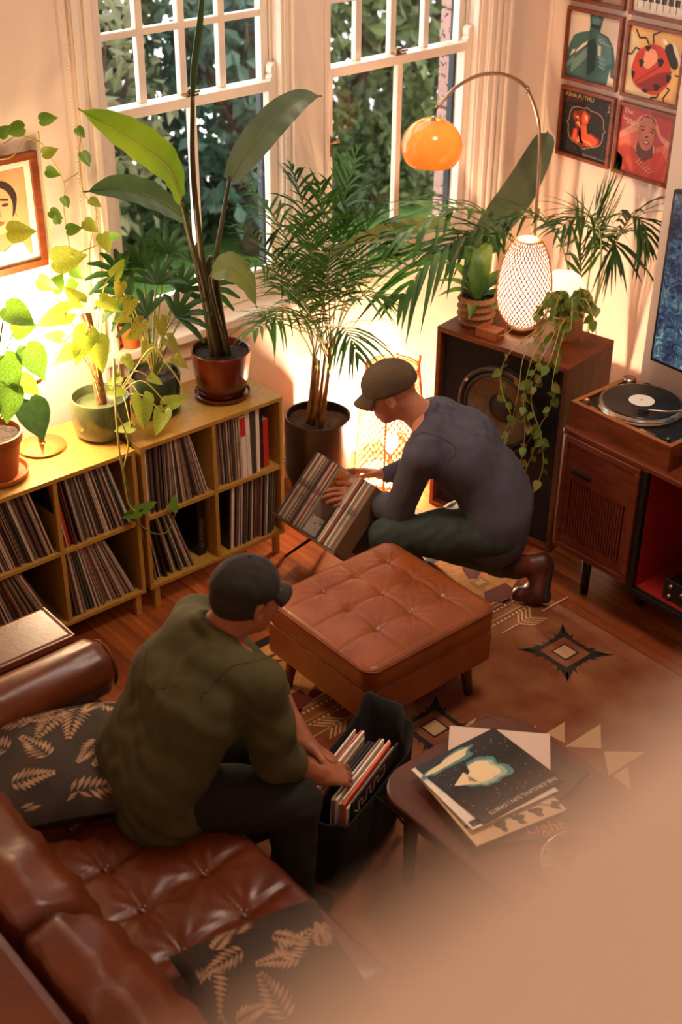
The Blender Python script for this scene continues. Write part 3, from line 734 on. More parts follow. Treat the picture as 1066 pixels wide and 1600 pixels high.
MB().box(3.84, 3.94, 2.43, 2.535, ZC1, ZC1+.055).build('wooden_box', mat('light teak', 'A05A2C', .45, col2='86461F', scale=6, stretch=(2, 8, 2)), bevel=.003, label='small light teak box beside the turntable at the right edge', cat='box')

# ================================================================== TELEVISION
tv = thing('television', 'wall-mounted flat television showing a blue-green forest, at the right edge', 'television', (XB, 2.42, .915))
TVY0, TVY1, TVZ0, TVZ1, TVX = 1.75, 2.992, .951, 1.657, 4.192
MB().box(TVX, XB-.035, TVY0, TVY1, TVZ0, TVZ1).build('case', m_blackp, tv, bevel=.004)
MB().box(XB-.035, XB-.001, 2.2, 2.6, 1.1, 1.45).build('bracket', m_blackp, tv)
m_scr = bpy.data.materials.new('television picture'); m_scr.use_nodes = True
n_ = m_scr.node_tree.nodes; l_ = m_scr.node_tree.links; pb = n_['Principled BSDF']; pb.inputs['Base Color'].default_value = (.01, .01, .01, 1); pb.inputs['Roughness'].default_value = .2
tc_ = n_.new('ShaderNodeTexCoord'); no1 = n_.new('ShaderNodeTexNoise'); no1.inputs['Scale'].default_value = 5; no1.inputs['Detail'].default_value = 9; no1.inputs['Distortion'].default_value = 1.2
no2 = n_.new('ShaderNodeTexNoise'); no2.inputs['Scale'].default_value = 22; no2.inputs['Detail'].default_value = 10; no2.inputs['Roughness'].default_value = .75; no2.inputs['Distortion'].default_value = 2.5
cr = n_.new('ShaderNodeValToRGB'); e = cr.color_ramp.elements; e[0].position = .3; e[0].color = (.004, .006, .012, 1); e[1].position = .75; e[1].color = (.40, .50, .46, 1)
for pz, cc in ((.42, (.010, .014, .03, 1)), (.52, (.03, .05, .10, 1)), (.60, (.06, .12, .12, 1))): q = e.new(pz); q.color = cc
mul = n_.new('ShaderNodeMath'); mul.operation = 'MULTIPLY_ADD'; mul.inputs[1].default_value = .7; mul.inputs[2].default_value = -.33
ad = n_.new('ShaderNodeMath'); ad.operation = 'MULTIPLY_ADD'; ad.inputs[1].default_value = 1.0
l_.new(tc_.outputs['Object'], no1.inputs[0]); l_.new(tc_.outputs['Object'], no2.inputs[0]); l_.new(no1.outputs[0], mul.inputs[0]); l_.new(no2.outputs[0], ad.inputs[0]); l_.new(mul.outputs[0], ad.inputs[2])
l_.new(ad.outputs[0], cr.inputs[0]); l_.new(cr.outputs[0], pb.inputs['Emission Color']); pb.inputs['Emission Strength'].default_value = .9
MB().box(TVX-.0015, TVX, TVY0+.012, TVY1-.012, TVZ0+.014, TVZ1-.012).build('screen', m_scr, tv)
# ================================================================== RUG
RUGZ = .009
m_rug = [mat('rug rust pile', '763A1C', .95, col2='87552F', scale=7, detail=8, bump=.3, bscale=160),
         mat('rug sand pile', 'C0894A', .95, col2='A8743C', scale=30, bump=.3, bscale=160),
         mat('rug dark red pile', '5E1610', .95, bump=.3, bscale=160), mat('rug black pile', '1E1814', .95, col2='3A2A1E', scale=80, ramp=(.5, .7)),
         mat('rug cream pile', 'BE966C', .95, bump=.3, bscale=160), mat('rug underlay and edge shade', '0D0A08', .9), mat('rug olive pile', '8E6A34', .95)]
RX0, RX1, RY0, RY1 = 1.35, 3.70, .9, 3.515
b = MB(); b.k = 5; b.box(RX0, RX1, RY0, RY1, 0, RUGZ-.002)  # black underlay; the shadow at the rug's edge is put into its colour
b.k = 0; b.box(RX0+.006, RX1-.006, RY0+.006, RY1-.045, RUGZ-.002, RUGZ)
def rp(pts, k, lift=.0012, z=RUGZ): b.k = k; b.prism(pts, z-.001, z+lift)
rp([(RX0+.01, 3.085), (RX1-.01, 3.085), (RX1-.01, RY1-.048), (RX0+.01, RY1-.048)], 1, .0006)
# band motifs along the far end (repeat every 0.56 m)
for x0 in (1.86, 2.42, 2.98, 3.54):
    if x0-.1 > RX1: continue
    def mp(pts): return [(min(x0+px, RX1-.008), 3.235+py) for px, py in pts]
    for sgn in (1, -1):
        q = [(-.01, sgn*.055), (.02, sgn*.12), (.09, sgn*.185), (.17, sgn*.16), (.11, sgn*.155), (.15, sgn*.115), (.08, sgn*.115), (.11, sgn*.075), (.02, sgn*.03)] if sgn > 0 else \
            [(-.03, -.06), (.09, -.07), (.085, -.115), (.15, -.085), (.145, -.135), (.19, -.13), (.03, -.155), (-.01, -.19), (-.05, -.13), (-.09, -.13)]
        rp(mp(q if sgn < 0 else q[::-1]), 2)
    rp(mp([(-.03, .03), (.045, .03), (.045, -.03), (-.03, -.03)][::-1]), 6); rp(mp([(-.012, .014), (.028, .014), (.028, -.014), (-.012, -.014)][::-1]), 4, .0018)
for yb in (3.07, 3.005): rp([(RX0+.01, yb-.006), (RX1-.01, yb-.006), (RX1-.01, yb+.006), (RX0+.01, yb+.006)], 6)
x = RX0+.02
while x < RX1-.03:
    for yb in (3.05, 2.985): rp([(x, yb-.006), (x+.012, yb-.006), (x+.012, yb+.006), (x, yb+.006)], 4)
    x += .022
# chevrons
for x0, s_ in ((2.36, 1), (2.52, 1), (3.66, -1), (3.42, -1), (1.95, 1)):
    rp([(x0-.06, 2.922), (x0+.1, 2.922), (x0+.1, 2.928), (x0-.06, 2.928)], 4)
    for i in range(4):
        xa = x0+.10+s_*i*.022
        for sg in (1, -1):
            q = [(xa, 2.925), (xa+.012, 2.925), (xa+.012-.05*s_, 2.925+sg*.05), (xa-.05*s_, 2.925+sg*.05)]
            q = [(min(px, RX1-.01), py) for px, py in q]
            ar = sum(q[j][0]*q[(j+1) % 4][1]-q[(j+1) % 4][0]*q[j][1] for j in range(4))
            rp(q if ar > 0 else q[::-1], 4)
# sawtooth medallions
def medallion(cx, cy, s=1.0):
    h = .095*s; out = []
    def side(f):                                   # teeth along one side, pointing outwards and to the corners
        for t0, t1, o in ((-1, -.55, .42), (-.55, -.2, .26), (-.2, 0, .12), (0, .2, .12), (.2, .55, .26), (.55, 1, .42)):
            tip = (t0 if t1 <= 0 else t1)
            tip = tip*(1.0+.38*abs(tip))
            pts = [(t0*h, h*.62), (t1*h, h*.62), (tip*h, h*(1+o))]
            q = [(cx+f(px, py)[0], cy+f(px, py)[1]) for px, py in pts]
            ar = sum(q[j][0]*q[(j+1) % 3][1]-q[(j+1) % 3][0]*q[j][1] for j in range(3))
            rp(q if ar > 0 else q[::-1], 3)
    for f in (lambda u, v: (u, v), lambda u, v: (u, -v), lambda u, v: (v, u), lambda u, v: (-v, u)): side(f)
    def sq(r, k, l): rp([(cx-r, cy-r), (cx+r, cy-r), (cx+r, cy+r), (cx-r, cy+r)], k, l)
    sq(h*.95, 3, .0014); sq(h*.74, 0, .0019); sq(h*.42, 3, .0024); sq(h*.34, 4, .0029)
for cx in (3.463, 2.75, 2.05): medallion(cx, 2.677)
for q in ([(3.146, 2.395), (3.044, 2.395), (3.056, 2.315)], [(3.238, 2.302), (3.043, 2.302), (3.137, 2.212)], [(3.244, 2.098), (3.131, 2.195), (3.048, 2.102)],
          [(3.139, 2.09), (3.058, 2.09), (3.053, 2.009)], [(2.95, 2.50), (2.85, 2.50), (2.86, 2.42)], [(2.91, 2.62), (2.75, 2.62), (2.76, 2.54)], [(3.05, 2.45), (2.95, 2.45), (2.96, 2.37)]):
    ar = sum(q[j][0]*q[(j+1) % 3][1]-q[(j+1) % 3][0]*q[j][1] for j in range(3)); rp(q if ar > 0 else q[::-1], 4)
b.build('rug', m_rug, label='rust and sand woven rug with black sawtooth medallions on the floor', cat='rug')

# ================================================================== LEATHER
m_leather = mat('tan leather', '8F4A1E', .34, col2='7A3A14', scale=5, detail=6, bump=.12, bscale=90, spec=.45)
m_leather2 = mat('brown sofa leather', '6C3216', .36, col2='54240E', scale=4, detail=6, bump=.06, bscale=70, spec=.5)
m_pipe = mat('leather piping', '6B3212', .4)
def tuft(x, y, bx, by, depth=.016, rad=.045, crease=.006, cw=.008, seed=0):
    d = 0
    for i in bx:
        for j in by:
            r = math.hypot(x-i, y-j); th = math.atan2(y-j, x-i)
            d += depth*math.exp(-(r/rad)**1.2)*(1+.25*math.cos(4*th)*min(1, r/rad)) + .0025*math.exp(-(r/(rad*1.9))**2)*math.cos(11*th+i*40+j*23+seed)
    for i in bx: d += crease*math.exp(-((x-i)/cw)**2)
    for j in by: d += crease*math.exp(-((y-j)/cw)**2)
    return d
# ---- ottoman
OX0, OX1, OY0, OY1, OZ = 2.43, 3.045, 2.685, 3.27, .425
ot = thing('ottoman', 'tan leather tufted ottoman on tapered legs in the middle of the rug', 'ottoman', ((OX0+OX1)/2, (OY0+OY1)/2, RUGZ))
bxs, bys = (2.612, 2.771, 2.93), (3.148, 3.003, 2.85)
def rrect(x, y, x0, x1, y0, y1, r):
    dx = max(x0+r-x, x-(x1-r), 0); dy = max(y0+r-y, y-(y1-r), 0); return math.hypot(dx, dy)
def cushion_mesh(x0, x1, y0, y1, z0, z1, bx, by, N=64, Ny=None, round_=.035, bulge=.012, **kw):
    """box cushion: top with tufts, rounded shoulder, straight sides"""
    b = MB(); Ny = Ny or N
    def top(u, v):
        x = x0+(x1-x0)*u; y = y0+(y1-y0)*v
        e = min(x-x0, x1-x, y-y0, y1-y); k = min(1, e/round_)
        z = z1 - round_*.35*(1-math.sqrt(max(0, 1-(1-k)**2))) + bulge*(1-(2*u-1)**4)*(1-(2*v-1)**4)
        z -= tuft(x, y, bx, by, **kw)*min(1, e/.05)
        # pull in rounded corners
        cr = .05; cx = min(max(x, x0+cr), x1-cr); cy = min(max(y, y0+cr), y1-cr); dx, dy = x-cx, y-cy
        if dx and dy:
            m = max(abs(dx), abs(dy)); L = math.hypot(dx, dy); x = cx+dx*m/L; y = cy+dy*m/L
        return Vector((x, y, z))
    b.grid(N, Ny, top); nv = Ny
    ring = [i*nv for i in range(N)] + [(N-1)*nv+j for j in range(1, nv)] + [i*nv+nv-1 for i in range(N-2, -1, -1)] + [j for j in range(nv-2, 0, -1)]
    last = ring; zt = b.v[ring[0]].z
    cxm, cym = (x0+x1)/2, (y0+y1)/2
    for zz, s in ((z1-.02, 1.012), ((z0+z1)/2, 1.018), (z0+.012, 1.012), (z0, .99)):
        n0 = len(b.v)
        for q in ring:
            p = b.v[q]; b.v.append(Vector((cxm+(p.x-cxm)*s, cym+(p.y-cym)*s, zz + .0015*math.sin(p.x*60+p.y*50))))
        cur = list(range(n0, n0+len(ring)))
        for i in range(len(ring)):
            j = (i+1) % len(ring); b.f.append([last[i], cur[i], cur[j], last[j]][::-1]); b.m.append(0)
        last = cur
    return b, ring
b, ring = cushion_mesh(OX0, OX1, OY0, OY1, .318, OZ, bxs, bys, 84, depth=.013, rad=.03, crease=.0042, cw=.006)
cu_ = b.build('cushion', m_leather, ot, smooth=True)
pp = [b.v[i].copy() for i in ring]; pp.append(pp[0])
MB().tube([p+Vector((0, 0, -.004)) + (p-V((OX0+OX1)/2, (OY0+OY1)/2, p.z))*.008 for p in pp], .0042, 6, cap=False).build('piping', m_pipe, cu_, smooth=True)
for i in bxs:
    for j in bys: MB().lathe([(0, .004), (.006, .003), (.008, 0)], (i, j, OZ-.0075), 12).build('button', m_pipe, cu_, smooth=True)
def rr_poly(x0, x1, y0, y1, r, n=6):
    out = []
    for cx, cy, a0 in ((x1-r, y1-r, 0), (x0+r, y1-r, 90), (x0+r, y0+r, 180), (x1-r, y0+r, 270)):
        for i in range(n+1): a = R(a0+90*i/n); out.append((cx+r*math.cos(a), cy+r*math.sin(a)))
    return out
MB().prism(rr_poly(OX0, OX1, OY0, OY1, .03), .185, .318).build('base', m_leather, ot, bevel=.006, auto=40)
for i, j in ((0, 0), (0, 1), (1, 0), (1, 1)):
    x = (OX0+.075, OX1-.075)[i]; y = (OY0+.075, OY1-.075)[j]
    MB().tube([(x, y, .185), (x+(.018 if i else -.018), y+(.018 if j else -.018), RUGZ)], [.026, .016], 14).build('leg', mat('stained wood leg', '5A2A12', .4), ot, smooth=True)

# ---- sofa
so = thing('sofa', 'brown leather sofa with a buttoned bench seat at the lower left', 'sofa', (1.2, 2.3, 0))
SX0, SX1, SY0, SY1 = .72, 1.655, 1.15, 3.50
MB().box(SX0, SX1-.01, SY0, SY1, .14, .30).build('base', m_leather2, so, bevel=.012)
b, ring = cushion_mesh(1.06, SX1, SY0+.02, 3.27, .30, .435, (1.275, 1.48), [1.33, 1.53, 1.73, 1.925, 2.115, 2.305, 2.498, 2.69, 2.88, 3.08], 60, 200, .05, .012, depth=.030, rad=.06, crease=.006, cw=.009)
b.build('seat_cushion', m_leather2, so, smooth=True)
for i in (1.275, 1.48):
    for j in (1.33, 1.53, 1.73, 1.925, 2.115, 2.305, 2.498, 2.69, 2.88, 3.08): MB().lathe([(0, .005), (.009, .003), (.011, 0)], (i, j, .434), 12).build('button', m_leather2, so, smooth=True)
# far arm with piped edge
b = MB(); b.box(SX0, 1.665, 3.285, 3.50, .14, .605); arm_ = b.build('arm', m_leather2, so, bevel=.02)
e_ = [(1.655, 3.293, .598), (SX0+.01, 3.293, .598)]; MB().tube(e_, .005, 6).build('piping', m_pipe, arm_)
MB().tube([(1.66, 3.293, .598), (1.66, 3.492, .598)], .005, 6).build('piping', m_pipe, arm_)
# back: frame and loose back cushions rolled towards the seat
MB().box(SX0-.1, SX0+.12, SY0, SY1, .14, .74).build('back_frame', m_leather2, so, bevel=.03)
for y0, y1 in ((1.18, 2.20), (2.22, 3.26)):
    pr = [(.84, .44), (1.08, .43), (1.135, .50), (1.12, .60), (1.06, .68), (.96, .73), (.87, .72), (.84, .62)]
    b = MB(); n = 30
    def prof(u, v):
        k = v*(len(pr)); i = int(k) % len(pr); f = k-int(k); a, c = pr[i], pr[(i+1) % len(pr)]
        return a[0]*(1-f)+c[0]*f, a[1]*(1-f)+c[1]*f
    rows = []
    for iu in range(n+1):
        u = iu/n; y = y0+(y1-y0)*u; e = min(u, 1-u)*(y1-y0); s = .86+.14*math.sqrt(min(1, e/.06)); row = []
        for iv in range(40):
            px, pz = prof(u, iv/40); px = .985+(px-.985)*s; pz = .575+(pz-.575)*s
            wv = .004*math.sin(y*34+iv*.6)+.003*math.sin(y*61+iv)
            row.append(Vector((px+wv, y, pz+wv)))
        rows.append(row)
    vs = [p for r_ in rows for p in r_]; fs = [(i*40+j, i*40+(j+1) % 40, (i+1)*40+(j+1) % 40, (i+1)*40+j) for i in range(n) for j in range(40)] + [tuple(range(39, -1, -1)), tuple(n*40+j for j in range(40))]
    b.add(vs, fs); b.build('back_cushion', m_leather2, so, smooth=True)
for x, y in ((.75, 1.25), (1.58, 1.25), (.75, 3.42), (1.58, 3.42)):
    z0 = 0 if not (RX0 < x < RX1 and y < RY1) else RUGZ+.003
    MB().tube([(x, y, .14), (x, y, z0)], [.026, .018], 12).build('leg', mat('stained wood leg', '5A2A12', .4), so, smooth=True)
# bolster on the seat against the arm
bo = thing('bolster', 'round brown leather bolster cushion resting against the sofa arm', 'bolster', (1.44, 3.165, .445))
def bolster_pt(u, v):
    x = 1.17+.525*u; r = .098*(1-.28*max(0, abs(2*u-1)-.86)/.14*1.0); a = 2*math.pi*v
    rr_ = r*(1+.02*math.sin(9*a+u*6)*(1 if abs(2*u-1) > .5 else .4))
    return Vector((x, 3.165+rr_*math.cos(a), .548+rr_*math.sin(a)))
b = MB(); b.grid(40, 49, bolster_pt); n0 = len(b.v)
b.f.append(list(range(0, 48))[::-1]); b.m.append(0); b.f.append([39*49+i for i in range(48)]); b.m.append(0)
b.build('cover', m_leather2, bo, smooth=True)
for x in (1.172, 1.692): MB().tube([(x, 3.165+.078*math.cos(a), .548+.078*math.sin(a)) for a in [2*math.pi*i/36 for i in range(37)]], .005, 6, cap=False).build('piping', m_pipe, bo)
b = MB(); b.lathe([(0, .012), (.03, .008), (.07, .0), (.075, -.01)], (0, 0, 0), 24, Matrix.Rotation(R(90), 3, 'Y')); b2 = MB(); b2.add([v+V(1.697, 3.165, .548) for v in b.v], b.f); b2.build('end_cap', m_leather2, bo, smooth=True)

# ---- fern-print cushions
m_pil = mat('dark printed linen', '2E241C', .9, bump=.15, bscale=300, col2='3C3026', scale=9); m_fern = mat('fern print', 'B08C6C', .9, col2='7C6048', scale=26)
def pillow(loc, size, rotz, tilt, label, seed):
    t = thing('throw_cushion', label, 'cushion', loc); rg = random.Random(seed)
    F = Matrix.Translation(loc) @ Matrix.Rotation(rotz, 4, 'Z') @ Matrix.Rotation(tilt, 4, 'Y')
    S = size/2
    def hz(u, v): return .085*max(0, (1-abs(u)**2.6))**.55*max(0, (1-abs(v)**2.6))**.55 + .006*math.sin(u*7+v*3+seed)*(1-u*u)*(1-v*v)
    def pt(u, v, sg, lift=0):
        k = 1-.06*(1-abs(u))*0 - .07*(1-u*u)*0; c = 1-.09*(1-v*v)*0
        x = u*S*(1-.06*(1-v*v)*abs(u)**3); y = v*S*(1-.06*(1-u*u)*abs(v)**3)
        return F @ Vector((x, y, .075 + sg*(hz(u, v)+lift)*(1 if sg > 0 else .8)))
    b = MB(); n = 29
    for sg in (1, -1): b.grid(n, n, (lambda u, v, s=sg: pt((2*u-1), (2*v-1)*s, s)))
    b.build('cover', m_pil, t, smooth=True)
    b = MB()
    for k in range(15):
        cx, cy = rg.uniform(-.9, .9), rg.uniform(-.9, .9); a = rg.uniform(0, 6.28); L = rg.uniform(.35, .6)
        for i in range(9):
            f = i/8; px, py = cx+math.cos(a)*L*f, cy+math.sin(a)*L*f; ll = L*.5*(1-.75*f)*(.5+.5*min(1, f*4+.4))
            for s in (1, -1):
                an = a+s*R(58-20*f); dx, dy = math.cos(an), math.sin(an); w_ = .028
                q = [(px, py), (px+dx*ll*.5-dy*w_, py+dy*ll*.5+dx*w_), (px+dx*ll, py+dy*ll), (px+dx*ll*.5+dy*w_, py+dy*ll*.5-dx*w_)]
                if any(abs(c) > .93 for p in q for c in p): continue
                b.add([pt(*p, 1, .0015) for p in q], [(3, 2, 1, 0)])
    o = b.build('fern_print', m_fern, t); o['kind'] = 'stuff'
pillow((1.335, 2.88, .43), .50, R(-28), R(-4), 'dark cushion with pale fern print beside the seated man', 3)
pillow((1.36, 1.82, .43), .42, R(-12), R(0), 'dark cushion with pale fern print on the near end of the sofa', 8)

# ================================================================== COFFEE TABLE WITH RECORDS
TZ = .42
m_table = mat('brown lacquered wood', '5A2E18', .35, col2='4A2210', scale=4, stretch=(8, 1, 1), detail=5)
ta = thing('coffee_table', 'brown wooden coffee table with rounded corners, stacked with records', 'coffee table', (2.37, 1.75, RUGZ))
MB().prism(rr_poly(2.075, 2.662, 1.18, 2.285, .13, 10), TZ-.035, TZ).build('table_top', m_table, ta, bevel=.006, auto=35)
MB().prism(rr_poly(2.12, 2.617, 1.225, 2.24, .11, 8), TZ-.10, TZ-.035).build('apron', m_table, ta, auto=35)
for x in (2.17, 2.57):
    for y in (1.27, 2.19): MB().tube([(x, y, TZ-.08), (x, y, RUGZ+.003)], [.026, .018], 12).build('leg', m_table, ta, smooth=True)
def flat_sleeve(name, label, c, yaw, mm, art=None, th=.004, size=.315, tilt=(0, 0), thick_parts=None, cat='record'):
    t = thing(name, label, cat, c)
    F = Matrix.Translation(c) @ Matrix.Rotation(yaw, 4, 'Z') @ Matrix.Rotation(tilt[0], 4, 'X') @ Matrix.Rotation(tilt[1], 4, 'Y')
    h = size/2; MB().box(-h, h, -h, h, 0, th, F).build('sleeve', mm, t)
    if art:
        for nm, mm2, polys, lift in art:
            b = MB()
            for q in polys:
                if isinstance(q, tuple) and isinstance(q[0], str):
                    vs, fs = text_verts(q[0], q[3]); b.add([(q[1]+v.x, q[2]+v.y, th+lift) for v in vs], fs, F)
                else:
                    ar = sum(q[j][0]*q[(j+1) % len(q)][1]-q[(j+1) % len(q)][0]*q[j][1] for j in range(len(q)))
                    q = q if ar > 0 else q[::-1]
                    b.add([(px, py, th+lift) for px, py in q], [tuple(range(len(q)))], F)
            b.build(nm, mm2, t)
    return t
def blob(cx, cy, rx, ry, rot=0, n=28, wob=.15, seed=0):
    out = []
    for i in range(n):
        a = 2*math.pi*i/n; r = 1+wob*math.sin(3*a+seed)+wob*.6*math.sin(5*a+2*seed)+wob*.3*math.sin(9*a+seed)
        x, y = rx*r*math.cos(a), ry*r*math.sin(a); out.append((cx+x*math.cos(rot)-y*math.sin(rot), cy+x*math.sin(rot)+y*math.cos(rot)))
    return out
m_cw, m_teal, m_star, m_glow = mat('nebula cream', 'E3CFA0', .4), mat('nebula teal', '4C8480', .4), mat('star dots', 'D6C8B0', .5), mat('pale halo', '9FB0A0', .4)
m_cover = mat('glossy black cover', '14120F', .32)
m_tan = mat('tan card', 'D8B98C', .6); m_lilac = mat('pale lilac card', 'CDB6A8', .6)
m_mag = mat('dark magazine', '1E1814', .4, col2='4A3426', scale=14); m_orange = mat('orange red ink', 'D8532A', .5)
# bottom of the pile: two dark magazines
flat_sleeve('magazine', 'dark magazine with orange red title, lowest near the glass bowl', (2.352, 1.915, TZ), R(-30), m_mag, [('title', m_orange, [('Light', -.02, -.125, .062)], .0006)], .022, .29, cat='magazine')
flat_sleeve('magazine', 'dark magazine lying upon the titled one, towards the right', (2.44, 1.985, TZ+.0225), R(8), m_mag, None, .014, .28, cat='magazine')
flat_sleeve('record_sleeve', 'cream record sleeve with small dark figures, under the black starry one', (2.30, 1.985, TZ+.037), R(-12), m_tan,
            [('figures', mat('brown ink', '3C2A1C', .6), [blob(-.05+.062*i, -.125, .016, .022, .3*i, 14, .3, i) for i in range(4)] + [blob(-.125, -.08+.07*i, .018, .02, 0, 14, .3, i+5) for i in range(3)], .0006)], .005)
flat_sleeve('record_sleeve', 'pale lilac record sleeve poking out right of the black starry one', (2.405, 2.06, TZ+.0425), R(-47), m_lilac, None, .005)
flat_sleeve('record_sleeve', 'white record sleeve edge showing left of the black starry one', (2.315, 2.035, TZ+.048), R(-9), m_white, [('corner_print', m_ink, [[(-.15, -.15), (-.06, -.15), (-.06, -.125), (-.15, -.125)]], .0006)], .004, tilt=(R(-3), 0))
rs = random.Random(5)
stars = []
for i in range(150):
    x, y, r = rs.uniform(-.15, .15), rs.uniform(-.12, .15), rs.choice([.0008, .0012, .0018]); stars.append([(x-r, y), (x, y-r), (x+r, y), (x, y+r)])
flat_sleeve('record_sleeve', 'black record sleeve with a glowing nebula, topmost on the coffee table', (2.342, 2.040, TZ+.054), R(175.5), m_cover,
            [('halo', m_teal, [blob(.0, -.012, .072, .062, .2, 40, .16, 1.2), blob(.055, -.115, .105, .022, .12, 40, .2, 2)], .0004), ('halo_light', m_glow, [blob(.006, -.012, .062, .052, .2, 36, .13, 1.2)], .0007),
             ('nebula', m_cw, [blob(.012, -.018, .052, .045, .2, 36, .12, 1.2), [(.05, .02), (.11, -.012), (.12, -.02), (.06, -.05)], blob(.06, -.117, .09, .014, .12, 30, .15, 2)], .001), ('stars', m_star, stars, .0004),
             ('title', m_star, [('THE CIRCLING SUN | ORBITS', -.15, .128, .0205)], .0005)], .004, tilt=(R(3), 0))
# clear glass bowl
m_cg = mat('clear bowl glass', 'F2E8DC', .03, trans=1, ior=1.45)
gb = thing('glass_bowl', 'round clear glass bowl with a folded cloth, near corner of the coffee table', 'bowl', (2.285, 1.60, TZ))
MB().lathe([(0, .004), (.07, .004), (.105, .03), (.128, .07), (.131, .072), (.134, .069), (.111, .026), (.075, 0), (0, 0)], (2.285, 1.60, TZ), 48).build('bowl', m_cg, gb, smooth=True)
MB().tube([(2.285+.1315*math.cos(a), 1.60+.1315*math.sin(a), TZ+.071) for a in [2*math.pi*i/48 for i in range(49)]], .0028, 6, cap=False).build('rim', m_cg, gb, smooth=True)
sdf_build('lighter', [([cone((2.24, 1.61, TZ+.022), (2.32, 1.65, TZ+.026), .014, .014, .005), cone((2.26, 1.56, TZ+.018), (2.31, 1.60, TZ+.02), .012, .01, .005)], .003, None, 0)], mat('pale plastic', 'B8A896', .4), gb)
# ================================================================== helpers for placing
def _ray(px, py): return _cr @ Vector(((px-533)/CAM_P[0], -(py-800)/CAM_P[0], -1))
def AT(px, py, y): d = _ray(px, py); return Vector((0, 0, 3.3)) + d*(y/d.y)
def ATZ(px, py, z): d = _ray(px, py); return Vector((0, 0, 3.3)) + d*((z-3.3)/d.z)
CAMV = Vector((0, 0, 3.3))

# ================================================================== FRAMED COVERS ON THE RIGHT WALL
m_fr = mat('teak picture frame', '8A4420', .4, col2='6E3216', scale=8, stretch=(2, 2, 8))
def A(hexc): return mat('ink '+hexc, hexc, .55)
def picture(name, label, F, W, H, fw, layers, border=None, depth=.022):
    """F: frame matrix (x right, y up, z out of the wall); layers: list of (part name, material, polys/text in 0..1 of the print)"""
    t = thing(name, label, 'picture', F @ V(W/2, 0, 0))
    MB().box(0, W, 0, fw, 0, depth, F).build('frame_rail', m_fr, t, bevel=.001); MB().box(0, W, H-fw, H, 0, depth, F).build('frame_rail', m_fr, t, bevel=.001)
    MB().box(0, fw, fw, H-fw, 0, depth, F).build('frame_stile', m_fr, t, bevel=.001); MB().box(W-fw, W, fw, H-fw, 0, depth, F).build('frame_stile', m_fr, t, bevel=.001)
    x0, y0, w_, h_ = fw, fw, W-2*fw, H-2*fw
    if border:
        MB().box(x0, x0+w_, y0, y0+h_, .004, .008, F).build('mount', border[1], t); x0 += border[0]; y0 += border[0]; w_ -= 2*border[0]; h_ -= 2*border[0]
    base = MB().box(x0, x0+w_, y0, y0+h_, .004, .009, F).build('print', layers[0][1], t)
    z = .009
    for nm, mm, polys in layers[1:]:
        z += .00035; b = MB()
        for q in polys:
            if isinstance(q[0], str):
                vs, fs = text_verts(q[0], q[3]*w_); sx = q[4] if len(q) > 4 else 1
                b.add([(x0+q[1]*w_+v.x*sx, y0+q[2]*h_+v.y, z) for v in vs], fs, F)
            else:
                q = [(min(max(a, 0), 1), min(max(c, 0), 1)) for a, c in q]
                ar = sum(q[j][0]*q[(j+1) % len(q)][1]-q[(j+1) % len(q)][0]*q[j][1] for j in range(len(q)))
                q = q if ar > 0 else q[::-1]
                b.add([(x0+a*w_, y0+c*h_, z) for a, c in q], [tuple(range(len(q)))], F)
            if nm in ('spots', 'figure_dark') and not isinstance(q[0], str): b.build(nm[:-1] if nm == 'spots' else nm, mm, base); b = MB()
        if b.v: b.build(nm, mm, base)
    return t
def wallR(y, z): return frame_matrix((XR-.0005, y, z), (0, -1, 0), (0, 0, 1), (-1, 0, 0))
def line(p, q, w_=.008):
    dx, dy = q[0]-p[0], q[1]-p[1]; L = math.hypot(dx, dy) or 1; nx, ny = -dy/L*w_, dx/L*w_
    return [(p[0]+nx, p[1]+ny), (p[0]-nx, p[1]-ny), (q[0]-nx, q[1]-ny), (q[0]+nx, q[1]+ny)]
def poly_line(pts, w_=.008): return [line(a, c, w_) for a, c in zip(pts, pts[1:])]
def star_dots(n, seed, lo=(0, 0), hi=(1, 1), r=(.003, .007)):
    g = random.Random(seed); out = []
    for i in range(n):
        x, y, q = g.uniform(lo[0], hi[0]), g.uniform(lo[1], hi[1]), g.uniform(*r); out.append([(x-q, y), (x, y-q), (x+q, y), (x, y+q)])
    return out
PW = .333; FWD = .017
